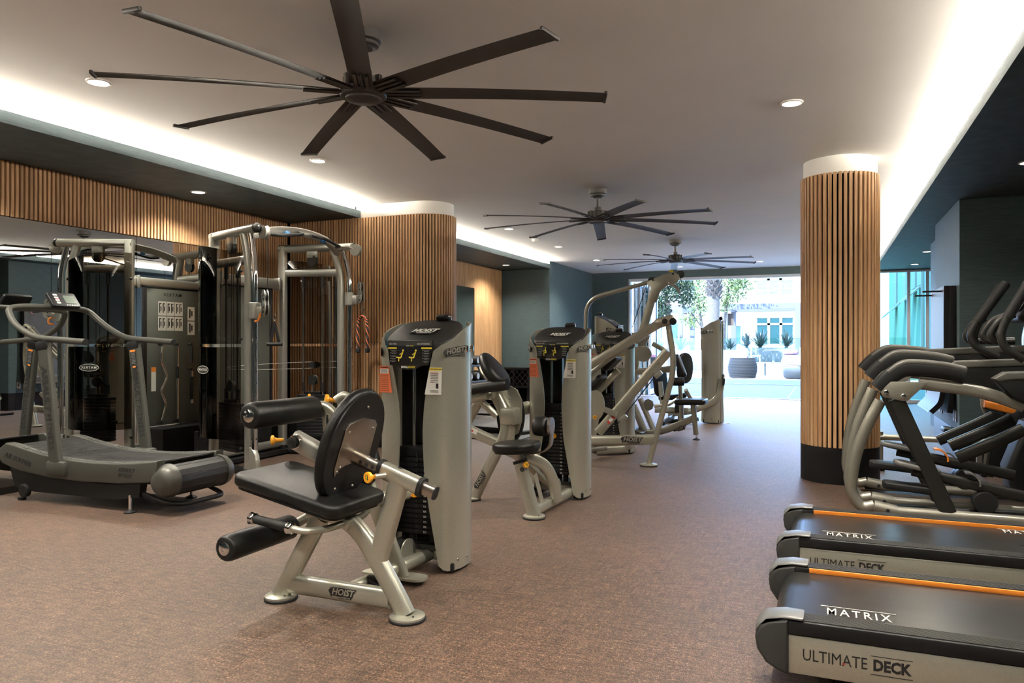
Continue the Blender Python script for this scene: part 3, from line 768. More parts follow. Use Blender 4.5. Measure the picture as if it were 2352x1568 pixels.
# seat
sd = Vector((-.55, 0, .112)).normalized(); sn = Vector((.112, 0, .55)).normalized()
sc_ = Vector((-2.275, yF, .555))
seat = cushion(le, 'seat', sc_, sd, (0, 1, 0), rrect(.60, .43, .05, 5), .062, .022)
MB().plate(sc_-sn*.036, sd, (0, 1, 0), rrect(.57, .40, .05, 5), .012).build('seat_board', M['black'], seat)
MB().box(sc_-sn*.055+sd*.16, (.12, .16, .03), .01, rot=Matrix((sd, Vector((0, 1, 0)), sn)).transposed()).build('stop_block', M['rubber'], seat)
mb = MB(); bolt(mb, (-2.20, yF-.05, .47), (0, -1, 0)); mb.build('bolt', M['chrome'], seat)
# hand grips either side of the seat
for sy in (-1, 1):
    y0 = yF+sy*.25
    pth = [(-2.05, yF+sy*.03, .415), (-2.07, yF+sy*.14, .41), (-2.11, y0, .418), (-2.20, y0, .428), (-2.42, y0, .452)]
    h = MB().tube(pth, .0165, 12, .06).build('grip_tube', M['silver'], le)
    MB().cyl((-2.195, y0, .4285), (-2.395, y0, .450), .0205, 16).build('grip_sleeve', M['rubber'], h)
    for t in ((-2.19, .428), (-2.400, .4505)): MB().lathe((t[0], y0, t[1]), (-1, 0, .1), [(.018, -.016), (.026, -.012), (.024, .0), (.028, .012), (.022, .018), (.004, .019)], 18).build('grip_collar', M['chrome'], h)
MB().box((-2.055, yF-.015, .418), (.075, .085, .055), .012, rot=(0, .35, 0)).build('grip_bracket', M['silver'], le)
# rollers on cantilever arms
for (x, z, y0, ln) in ((-2.37, .922, 2.62, .46), (-2.492, .322, 2.60, .46)):
    r = .061
    ro = MB().lathe((x, y0, z), (0, 1, 0), [(.045, .0), (.053, .003), (.058, .010), (.0575, .018), (r, .024), (r, ln-.02), (r-.006, ln-.006), (r-.02, ln)], 32).build('padded_roller', M['vinyl'], le, smooth=45)
    MB().lathe((x, y0, z), (0, -1, 0), [(.030, 0), (.029, .004), (.020, .008), (.008, .009), (.007, .006), (.001, .006)], 24).build('end_washer', M['chrome'], ro)
# arm of the upper roller
MB().tube(smoothpath([(-2.37, 3.06, .922), (-2.33, 3.10, .935), (-2.28, 3.11, .905), (-2.25, 3.13, .84), (-2.235, 3.14, .78)], 5), .022, 12).build('roller_arm', M['silver'], le)
MB().plate((-2.295, 3.10, .86), (1, .1, 0), (0, 0, 1), [(-.05, .07), (.0, .085), (.045, .05), (.04, -.02), (.015, -.075), (-.012, -.085), (-.03, -.06), (-.035, 0)], .012, .003, 2).build('adjuster_plate', M['silver'], le)
MB().plate((-2.297, 3.092, .865), (1, .1, 0), (0, 0, 1), rrect(.012, .045, .005, 3), .006).build('slot', M['chrome'], le)
MB().tube(smoothpath([(-2.305, 3.17, .955), (-2.26, 3.19, .98), (-2.225, 3.20, .93), (-2.215, 3.20, .86), (-2.23, 3.18, .78), (-2.24, 3.17, .66)], 5), .021, 12).build('lever_arm', M['silver'], le)
pull_knob(le, (-2.345, 3.14, .962), (-.7, -.75, .2))
MB().lathe((-2.24, 3.10, .785), (0, -1, 0), [(.034, -.08), (.034, 0), (.022, .004), (.004, .005)], 20).build('pivot_boss', M['silver'], le)
# pivot beam beside the seat
MB().oval([(-2.60, 3.22, .735), (-2.20, 3.22, .575)], .07, .105, (0, 1, 0)).build('pivot_beam', M['silver2'], le)
MB().lathe((-2.565, 3.185, .728), (0, -1, 0), [(.040, 0), (.040, .014), (.036, .020), (.030, .021)], 24).build('pivot_ring', M['chrome'], le)
MB().lathe((-2.565, 3.16, .728), (0, -1, 0), [(.031, 0), (.031, .012), (.024, .016), (.002, .016)], 20).build('pivot_cap', M['rubber'], le)
pull_knob(le, (-2.655, 3.10, .742), (-.75, -.65, 0))
mb = MB(); bolt(mb, (-2.37, 3.183, .64), (0, -1, 0), .012); bolt(mb, (-2.30, 3.183, .60), (0, -1, 0), .012); mb.build('bolt', M['steel'], le)
MB().plate((-2.30, 3.30, .62), (1, 0, 0), (0, 0, 1), ell(.17, .15, 28), .05, .01, 2).build('cam_wheel', M['black'], le)
MB().tube([(-2.492, 3.06, .322), (-2.46, 3.20, .36), (-2.40, 3.25, .46), (-2.36, 3.25, .62)], .024, 12, .07).build('lower_roller_arm', M['silver'], le)
# second leg, cross tube and pulleys towards the tower
MB().oval([(-2.255, 3.33, .60), (-2.03, 3.36, .03)], .05, .085, (0, 1, 0)).build('rear_strut', M['silver'], le)
MB().plate((-2.02, 3.38, .033), (1, 0, 0), (0, 1, 0), rrect(.24, .11, .045, 5), .012).build('strut_foot', M['silver'], le)
MB().cyl((-2.07, 3.30, .075), (-2.03, 3.70, .075), .035, 16).build('cross_tube', M['silver'], le)
MB().cyl((-2.09, yF+.02, .075), (-2.07, 3.32, .072), .035, 16).build('link_tube', M['silver'], le)
for px_, py_, rr in ((-2.115, 3.50, .062), (-2.02, 3.12, .058)):
    p = MB().lathe((px_, py_, .125 if rr > .06 else .08), (1, 0, .12 if rr > .06 else 3), [(rr, -.012), (rr-.01, -.003), (rr-.01, .003), (rr, .012), (rr-.004, .014), (.008, .014)], 28).build('pulley', M['black'], le)
MB().plate((-2.095, 3.53, .115), (0, 1, 0), (0, 0, 1), [(x, max(y, -.05)) for x, y in ell(.075, .07, 24)], .008).build('pulley_guard', M['silver'], le)
MB().cyl((-2.13, 3.22, .45), (-2.05, 3.45, .45), .032, 14).build('stop_tube', M['silver'], le)
MB().plate((-2.02, 3.10, .13), (1, 0, 0), (0, 1, .05), [(x, max(y, -.02)) for x, y in ell(.07, .06, 24)], .008).build('cable_guard', M['silver'], le)

# ---- preacher curl / triceps machine, second in the row
W18 = ['20', '30', '40', '50', '60', '70', '80', '90', '100', '110', '120', '135', '150', '165', '180', '195', '210', '225']
pc = empty('arm_curl_machine', (-2.2, 5.3, 0), 'silver arm curl machine with slanted arm pad, second in the row', 'gym machine')
arm = [(-.004, .028, .004, -.002, .008), (.004, -.002, -.016, -.004, .007), (-.016, -.004, -.014, -.028, .006), (-.002, .02, -.016, .008, .005), (-.016, .008, -.026, .018, .005)]
weight_tower(pc, -2.005, 5.775, 0, 0, 'PREACHER CURL', 'TRICEPS EXTENSION', arm, W18)
# seat post and seat
foot_disc(pc, -1.915, 4.968, .078)
MB().oval([(-1.915, 4.968, .02), (-2.022, 4.968, .40)], .075, .090, (0, 1, 0)).build('seat_post', M['silver'], pc)
MB().oval([(-2.018, 4.968, .388), (-2.024, 4.968, .408)], .085, .10, (0, 1, 0)).build('collar', M['rubber'], pc)
MB().oval([(-2.02, 4.968, .38), (-2.04, 4.968, .47)], .055, .068, (0, 1, 0)).build('seat_slide', M['steel'], pc)
pull_knob(pc, (-1.955, 4.92, .385), (.8, -.5, .1), .022)
mb = MB(); text(mb, '2', (-1.992, 4.928, .347), (1, 0, 0), (0, 0, 1), .02); mb.build('lettering', M['paper'], pc, smooth=0)
MB().lathe((-1.992, 4.931, .347), (0, -1, 0), [(.016, 0), (.016, .002), (.002, .002)], 18).build('number_disc', M['ink'], pc)
st = cushion(pc, 'seat', (-2.05, 4.97, .505), (1, 0, .06), (0, 1, 0), ell(.165, .17, 36, 2.6), .062, .022)
MB().plate((-2.05, 4.97, .47), (1, 0, .06), (0, 1, 0), ell(.15, .155, 30, 2.6), .012).build('seat_board', M['black'], st)
MB().oval([(-1.95, 5.0, .45), (-1.845, 5.0, .475), (-1.80, 5.0, .52), (-1.79, 5.0, .67)], .075, .014, (0, 1, 0), .04).build('back_bracket', M['steel'], pc)
bk = MB().lathe((-1.87, 4.985, .655), (1, 0, 0), [(.055, -.05), (.066, -.042), (.070, -.025), (.070, .025), (.066, .042), (.055, .05)], 28).build('back_roll', M['vinyl'], pc, smooth=45)
MB().lathe((-1.79, 4.985, .66), (1, 0, 0), [(.062, -.012), (.062, .004), (.004, .005)], 28).build('back_plate', M['steel'], pc)
# arched tube and base tube
MB().oval(smoothpath([(-2.04, 5.03, .42), (-1.97, 5.08, .405), (-1.90, 5.16, .34), (-1.865, 5.23, .22), (-1.85, 5.27, .07)], 6), .055, .085, (.8, -.6, 0)).build('arched_tube', M['silver'], pc)
MB().oval([(-1.915, 4.99, .055), (-1.88, 5.72, .06)], .065, .075, (1, 0, 0)).build('base_tube', M['silver'], pc)
MB().oval([(-1.93, 5.03, .30), (-1.90, 5.10, .08)], .01, .06, (1, 0, 0)).build('gusset', M['silver'], pc)
MB().plate((-1.93, 5.5, .11), (0, 1, 0), (0, 0, 1), [(x, max(y, -.04)) for x, y in ell(.085, .085, 24)], .012).build('pulley_guard', M['silver'], pc)
# curved main leg with lettering, frame plane y=5.35
foot_disc(pc, -2.60, 5.355, .075)
MB().oval(smoothpath([(-2.577,5.355,0.008), (-2.482,5.355,0.197), (-2.381,5.355,0.385), (-2.305,5.36,0.558), (-2.321,5.37,0.692), (-2.384,5.38,0.809), (-2.437,5.38,0.883)], 6), .062, .088, (0, 1, 0)).build('main_leg', M['silver'], pc)
la = Vector((-2.577,5.315,0.088)); lb_ = Vector((-2.475,5.315,0.266)); hd = (lb_-la).normalized()
hoist_logo(pc, (la+lb_)/2+Vector((.02, -.003, -.005)), hd, Vector((-hd.z, 0, hd.x)), .16, M['silver'], 'leg_logo')
MB().oval([(-2.68,5.36,0.576), (-2.346,5.36,0.454)], .055, .085, (0, 1, 0)).build('lower_strut', M['silver'], pc)
stk = MB().plate((-2.565,5.33,0.546), (1, 0, -.42), (.42, 0, 1), rrect(.060, .030, .003, 2), .0012).build('caution_sticker', M['paper'], pc, smooth=0)
MB().plate(Vector((-2.584,5.329,0.555)), (1, 0, -.42), (.42, 0, 1), rrect(.030, .014, .001, 2), .0012).build('print', M['red'], stk, smooth=0)
MB().oval([(-2.723,5.4,0.499), (-2.507,5.4,0.856)], .05, .075, (0, 1, 0)).build('back_strut', M['silver'], pc)
MB().cyl((-2.638,5.3,0.783), (-2.382,5.3,0.848), .030, 16).build('cross_tube', M['silver'], pc)
MB().cyl((-2.489,5.33,0.775), (-2.376,5.36,0.674), .028, 14).build('brace_tube', M['silver'], pc)
# arm pad: thick leaning oval
pd = Vector((-2.375,5.3,1.034))
pu = Vector((.50, -.05, -.60)).normalized(); pv = Vector((-.1, .98, .05)).normalized()
ap = cushion(pc, 'arm_pad', pd, pu, pv, [(x, y*(1-.25*max(0, -x/.18))) for x, y in ell(.165, .15, 40, 2.2)], .075, .034)
MB().plate(pd-Vector((.04, 0, .045)), pu, pv, ell(.11, .10, 30), .012).build('pad_board', M['steel'], ap)
MB().cyl((-2.6,5.2,0.879), (-2.218,5.2,0.934), .045, 24).build('forearm_roller', M['vinyl'], pc)
MB().oval([(-2.625,5.25,0.794), (-2.408,5.25,0.841)], .06, .05, (0, 1, 0)).build('roller_bracket', M['silver'], pc)
MB().plate((-2.29,5.42,0.74), (1, 0, 0), (0, 0, 1), [(-.10, .17), (-.02, .18), (.06, .14), (.10, .06), (.10, -.10), (.07, -.20), (0, -.24), (-.05, -.16), (-.10, -.02)], .014, .003, 2).build('cam_plate', M['silver'], pc)
MB().plate((-2.303,5.46,0.668), (1, 0, 0), (0, 0, 1), ell(.115, .21, 32), .03).build('cam_wheel', M['black'], pc)
MB().box((-2.265,5.36,0.678), (.13, .12, .13), .015).build('cam_block', M['silver'], pc)
MB().plate((-2.271,5.34,0.555), (1, 0, 0), (0, 0, 1), [(-.06, .05), (.05, .05), (.05, -.08), (0, -.11), (-.06, -.06)], .012).build('lower_plate', M['silver'], pc)
mb = MB(); bolt(mb, (-2.293,5.41,0.802), (0, -1, 0), .012); bolt(mb, (-2.236,5.3,0.618), (0, -1, 0), .009); mb.build('bolt', M['chrome'], pc)
MB().cyl((-2.271,5.42,0.57), (-2.226,5.5,0.408), .004, 6).build('cable', M['black'], pc)
MB().oval([(-2.335,5.6,0.689), (-2.262,5.75,0.715)], .07, .10, (1, 0, 0)).build('tower_link', M['silver'], pc)
MB().oval([(-2.355,5.38,0.417), (-2.179,5.4,0.35), (-2.05, 5.70, .08)], .05, .06, (0, 1, .2), .1).build('rear_link', M['silver'], pc)

# ---- chest press machine, third in the row: tower facing the viewer, big slanted beams in front
W15b = ['15', '30', '45', '60', '75', '90', '105', '120', '135', '150', '165', '180', '195', '210', '225']
cp = empty('chest_press_machine', (-2.0, 7.9, 0), 'silver press machine with long slanted beams, third in the row', 'gym machine')
weight_tower(cp, -2.25, 8.305, 0, 0, 'CHEST PRESS', 'MID ROW', arm, W15b)
y3 = 7.515
foot_disc(cp, -1.656, y3, .085)
MB().tube([(-1.656, y3, .02), (-1.391,7.515,1.011), (-1.458,7.515,1.416)], .029, 14, .18, 7).build('front_leg', M['silver'], cp)
MB().oval([(-2.35, y3, .22), (-1.589,7.515,0.272)], .07, .105, (0, 1, 0)).build('base_rail', M['silver'], cp)
hoist_logo(cp, Vector((-1.821,7.515,0.265))+Vector((0, -.037, 0)), (1, 0, 0), (0, 0, 1), .235, M['silver'], 'base_logo')
MB().oval([(-2.184,7.515,0.314), (-1.458,7.515,1.163)], .06, .098, (0, 1, 0)).build('slanted_beam', M['silver'], cp)
MB().oval([(-2.254,7.45,1.016), (-1.559,7.515,1.434)], .062, .088, (0, 1, 0)).build('press_beam', M['silver'], cp)
MB().oval([(-2.299,7.6,0.919), (-1.81,7.6,1.286)], .045, .050, (0, 1, 0)).build('press_beam', M['silver2'], cp)
MB().box((-1.493,7.515,1.46), (.20, .075, .10), .03, rot=(0, -.28, 0)).build('beam_head', M['silver'], cp)
mb = MB(); mb.lathe(Vector((-1.486,7.48,1.459))+Vector((0, 0, 0)), (0, -1, 0), [(.028, 0), (.028, .012), (.02, .016), (.002, .016)], 20); mb.build('head_plug', M['rubber'], cp)
MB().cyl(Vector((-1.397,7.44,1.457)), Vector((-1.427,7.6,1.461)), .036, 20).build('rubber_bumper', M['rubber'], cp)
mb = MB()
for a in ((1513, 834), (1503, 856), (1397, 979)): bolt(mb, Vector((-1.547,7.48,1.041)) if a[0] == 1513 else (Vector((-1.591,7.48,0.944)) if a[0] == 1503 else Vector((-2.067,7.48,0.386))), (0, -1, 0), .013)
mb.build('bolt', M['steel'], cp)
MB().oval([(-2.114,7.5,0.558), (-1.968,7.47,0.516)], .03, .055, (0, 1, 0)).build('link_arm', M['silver'], cp)
MB().oval([(-2.1,7.45,0.562), (-1.963,7.45,0.518)], .012, .060, (0, 1, 0)).build('link_plate', M['silver2'], cp)
st = MB().plate(Vector((-2.04,7.515,0.456))+Vector((0, -.032, 0)), (.65, 0, .76), (-.76, 0, .65), rrect(.095, .034, .004, 2), .0015).build('caution_sticker', M['red'], cp, smooth=0)
MB().plate(Vector((-2.04,7.515,0.456))+Vector((0, -.033, 0)), (.65, 0, .76), (-.76, 0, .65), rrect(.045, .032, .002, 2), .0015).build('print', M['paper'], st, smooth=0)
MB().cyl((-2.031,7.43,0.322), (-1.567,7.43,0.92), .005, 6).build('cable', M['black'], cp)
for a in ((-1.897,7.44,0.482), (-1.543,7.44,0.929)): MB().box(a, (.045, .04, .085), .006, rot=(0, .86, 0)).build('cable_block', M['silver2'], cp)
# pads on their support bar, facing right
MB().oval([(-2.37,7.95,0.646), (-2.085,7.95,0.947)], .055, .075, (0, 1, 0)).build('pad_bar', M['silver'], cp)
cushion(cp, 'upper_pad', (-2.149,7.9,1.033), (.70, 0, .72), (0, 1, 0), rrect(.21, .30, .06, 5), .085, .035)
cushion(cp, 'lower_pad', (-2.306,7.9,0.813), (.70, 0, .72), (0, 1, 0), rrect(.20, .28, .05, 5), .08, .03)
MB().plate((-2.266,7.7,0.582), (1, 0, 0), (0, 0, 1), [(x, y) for x, y in ell(.10, .16, 28)], .014).build('cam_plate', M['silver'], cp)
pull_knob(cp, (-2.252,7.62,0.46), (.1, -1, 0), .022)
MB().oval([(-2.402,7.7,0.088), (-2.208,7.9,0.105)], .05, .05, (0, 0, 1)).build('lower_tube', M['silver2'], cp)
MB().oval([(-2.359,8.05,0.043), (-2.063,8.15,0.071)], .06, .10, (0, 1, 0)).build('tower_rail', M['silver'], cp)
MB().oval([(-2.35, y3, .22), (-2.30, 8.2, .12)], .06, .08, (1, 0, 0)).build('link_rail', M['silver'], cp)
foot_disc(cp, -2.36, 7.50, .07); MB().cyl((-2.36, 7.50, .02), (-2.36, 7.5, .20), .03, 12).build('short_leg', M['silver'], cp)

# ---- lat pulldown machine, behind: tower turned to the right, tall mast and boom
lp = empty('lat_pulldown_machine', (-2.2, 9.65, 0), 'silver lat pulldown machine with a tall mast and curved boom', 'gym machine')
weight_tower(lp, -2.66, 9.72, PI/2, 0, 'LAT PULL', 'SEATED ROW', arm, W15b, True, 1.17)
y4 = 9.70
MB().tube([(-2.995,9.7,1.227), (-2.989,9.7,1.826), (-1.91,9.7,2.089)], .028, 14, .22, 8).build('boom', M['silver'], lp)
MB().oval([(-2.298,9.7,1.101), (-2.035,9.7,2.031)], .06, .105, (0, 1, 0)).build('mast', M['silver'], lp)
hp = [(-.10, -.03), (-.02, .02), (.12, .075), (.23, .10), (.31, .07), (.33, .02), (.29, -.04), (.16, -.075), (.08, -.14), (.03, -.28), (-.04, -.30), (-.07, -.25), (-.02, -.12)]
pl_ = MB().plate((-2.054,9.66,2.051), (1, 0, 0), (0, 0, 1), hp, .012, .003, 2).build('head_plate', M['silver'], lp)
MB().plate((-2.071,9.74,2.058), (1, 0, 0), (0, 0, 1), hp, .012, .003, 2).build('head_plate', M['silver'], lp)
MB().bb(Vector((-1.839,9.652,2.166))-Vector((.03, .001, .014)), Vector((-1.839,9.652,2.166))+Vector((.03, .001, .014))).build('sticker', M['yel2'], pl_, smooth=0)
mb = MB(); bolt(mb, Vector((-1.812,9.652,2.126)), (0, -1, 0), .013); bolt(mb, Vector((-2.07,9.652,2.057)), (0, -1, 0), .013); mb.build('bolt', M['rubber'], pl_)
for a in ((-1.726,9.7,2.122), (-2.091,9.7,2.05)): MB().lathe(a, (0, 1, 0), [(.05, -.02), (.042, -.004), (.042, .004), (.05, .02), (.01, .02)], 22).build('pulley', M['rubber'], lp)
MB().cyl((-2.137,9.7,2.079), (-2.357,9.7,1.445), .005, 6).build('cable', M['black'], lp)
hk = MB().tube(smoothpath([(-1.726,9.7,2.066), (-1.713,9.72,1.983), (-1.765,9.7,1.927), (-1.784,9.68,1.954)], 4), .006, 6).build('snap_hook', M['chrome'], lp)
MB().tube([(-1.838,9.5,1.999), (-1.769,9.6,1.965), (-1.741,9.75,1.891), (-1.759,9.95,1.903)], .016, 10, .05).build('pull_bar', M['steel'], lp)
MB().plate((-2.183,9.6,1.103), (1, 0, 0), (0, 0, 1), ell(.105, .105, 28), .03).build('cam_disc', M['silver'], lp)
MB().plate((-2.199,9.62,1.256), (1, 0, 0), (0, 0, 1), [(-.10, .05), (.10, .08), (.05, -.02), (.04, -.18), (-.04, -.20), (-.05, -.05)], .02, .004, 2).build('cam_bracket', M['silver2'], lp)
MB().oval([(-2.069,9.62,1.233), (-1.895,9.62,1.138)], .05, .06, (0, 1, 0)).build('roller_arm', M['silver'], lp)
MB().oval([(-2.357,9.7,0.86), (-1.826,9.7,0.908)], .055, .085, (0, 1, 0)).build('cross_rail', M['silver'], lp)
MB().oval([(-2.298,9.7,1.101), (-2.42, 9.72, .10)], .06, .10, (0, 1, 0)).build('mast_foot', M['silver'], lp)
# base rail with lettering, seat and post
MB().oval([(-2.45, 9.74, .075), (-2.05, 9.75, .075), (-1.87, 9.76, .13), (-1.58, 9.77, .27)], .06, .09, (0, 1, 0), .25, 7).build('base_rail', M['silver'], lp)
hoist_logo(lp, Vector((-1.744,9.735,0.145)), (1, 0, .32), (-.32, 0, 1), .19, M['silver'], 'base_logo')
MB().oval([(-1.539,9.77,0.066), (-1.578,9.77,0.445)], .06, .065, (0, 1, 0)).build('seat_post', M['silver'], lp)
MB().cyl((-1.534,9.77,0.033), (-1.534,9.77,0.078), .010, 8).build('levelling_stem', M['chrome'], lp)
MB().lathe((-1.535, 9.77, 0), (0, 0, 1), [(.045, 0), (.045, .008), (.02, .022), (.008, .03)], 18).build('levelling_foot', M['rubber'], lp)
cushion(lp, 'seat', (-1.6,9.77,0.489), (1, 0, .03), (0, 1, 0), rrect(.39, .36, .05, 4), .07, .025)
for yy in (9.55, 9.95):
    MB().lathe((-1.739,9.62,0.751) if yy < 9.7 else (-1.808,10,0.731), (1, 0.2, 0), [(.02, -.10), (.05, -.095), (.055, -.07), (.055, .05), (.05, .07), (.02, .075)], 20).build('thigh_roller', M['vinyl'], lp)
MB().oval([(-1.75,9.8,0.691), (-1.727,9.8,0.268)], .05, .05, (0, 1, 0)).build('roller_post', M['silver'], lp)
# inner struts, cams and foot plate seen between the beams
MB().tube([(-2.159,9.3,0.544), (-1.994,9.3,0.169)], .035, 12).build('inner_strut', M['silver2'], lp)
MB().tube([(-2.255,9.35,0.455), (-2.115,9.35,0.13)], .045, 12).build('inner_strut', M['silver2'], lp)
MB().plate((-2.045,9.28,0.473), (1, 0, 0), (0, 0, 1), ell(.065, .075, 8), .03).build('cam_block', M['silver'], lp)
MB().plate((-2.152,9.2,0.156), (1, 0, -.35), (0, 1, 0), rrect(.16, .30, .02, 3), .015).build('foot_plate', M['graphite'], lp)

# ---- leg press machine, farthest: tower turned to the left, large oval pads
lg = empty('leg_press_machine', (-1.9, 11.7, 0), 'silver leg press with big dark oval pads, nearest the doorway', 'gym machine')
weight_tower(lg, -1.655, 12.0, -PI/2, 0, 'LEG PRESS', 'CALF RAISE', sit, W15b, True, 1.17)
MB().tube([(-1.511,12,0.017), (-1.524,12,0.444), (-1.544,12,1.548)], .045, 14, .2).build('rear_strut', M['silver'], lg)
MB().oval([(-1.544,11.85,-0.016), (-1.401,11.95,-0)], .10, .02, (0, 1, 0)).build('strut_foot', M['silver'], lg)
MB().oval([(-1.467,11.75,0.693), (-1.506,11.75,0.394), (-1.87,11.7,0.193), (-2.27,11.7,0.138)], .07, .095, (0, 1, 0), .4, 8).build('curved_rail', M['silver'], lg)
MB().lathe((-1.442,11.7,0.683), (1, .3, 0), [(.09, -.012), (.09, .012), (.02, .02)], 22).build('pulley_guard', M['graphite'], lg)
MB().plate((-1.981,11.5,0.86), (.25, .95, 0), (0, 0, 1), ell(.26, .235, 40, 2.3), .05, .02, 3).build('foot_platform', M['vinyl'], lg)
cushion(lg, 'shoulder_pad', (-2,11.2,0.901), (.35, 0, -.93), (0, 1, 0), rrect(.36, .16, .06, 4), .09, .03)
cushion(lg, 'backrest', (-2.311,11.3,0.645), (.3, .95, 0), (-.12, 0, 1), rrect(.34, .42, .10, 5), .08, .03)
cushion(lg, 'seat', (-2.128,11.3,0.433), (1, 0, .1), (0, 1, 0), rrect(.38, .36, .07, 5), .08, .03)
MB().oval([(-2.287,11.15,0.666), (-2.248,11.15,0.329)], .05, .07, (0, 1, 0)).build('back_post', M['silver'], lg)
MB().tube([(-2.339,11,0.312), (-2.134,11,0.332), (-2.046,11,0.398), (-1.889,11,0.491)], .025, 10, .1).build('grip_tube', M['silver'], lg)
MB().cyl((-2.001,10.995,0.419), (-1.882,10.995,0.498), .034, 12).build('grip_sleeve', M['rubber'], lg)
MB().oval([(-2.432,11.5,0.216), (-1.935,11.5,0.214)], .08, .10, (0, 1, 0)).build('slide_rail', M['silver'], lg)
MB().box((-2.03,11.3,0.26), (.11, .16, .11), .01).build('slide_block', M['rubber'], lg)
MB().oval([(-2.284,11.6,0.025), (-1.818,11.75,0.069)], .06, .05, (0, 0, 1)).build('floor_rail', M['graphite'], lg)
MB().oval([(-2.217,11,0.06), (-2.184,11.6,0.103)], .07, .06, (0, 0, 1)).build('floor_rail', M['graphite'], lg)
MB().cyl((-2.035,11.4,0.205), (-2.035,11.4,0.074), .035, 12).build('support_leg', M['silver'], lg)
MB().cyl((-1.813,11.55,0.234), (-1.934,11.3,0.542), .03, 10).build('linkage', M['silver2'], lg)

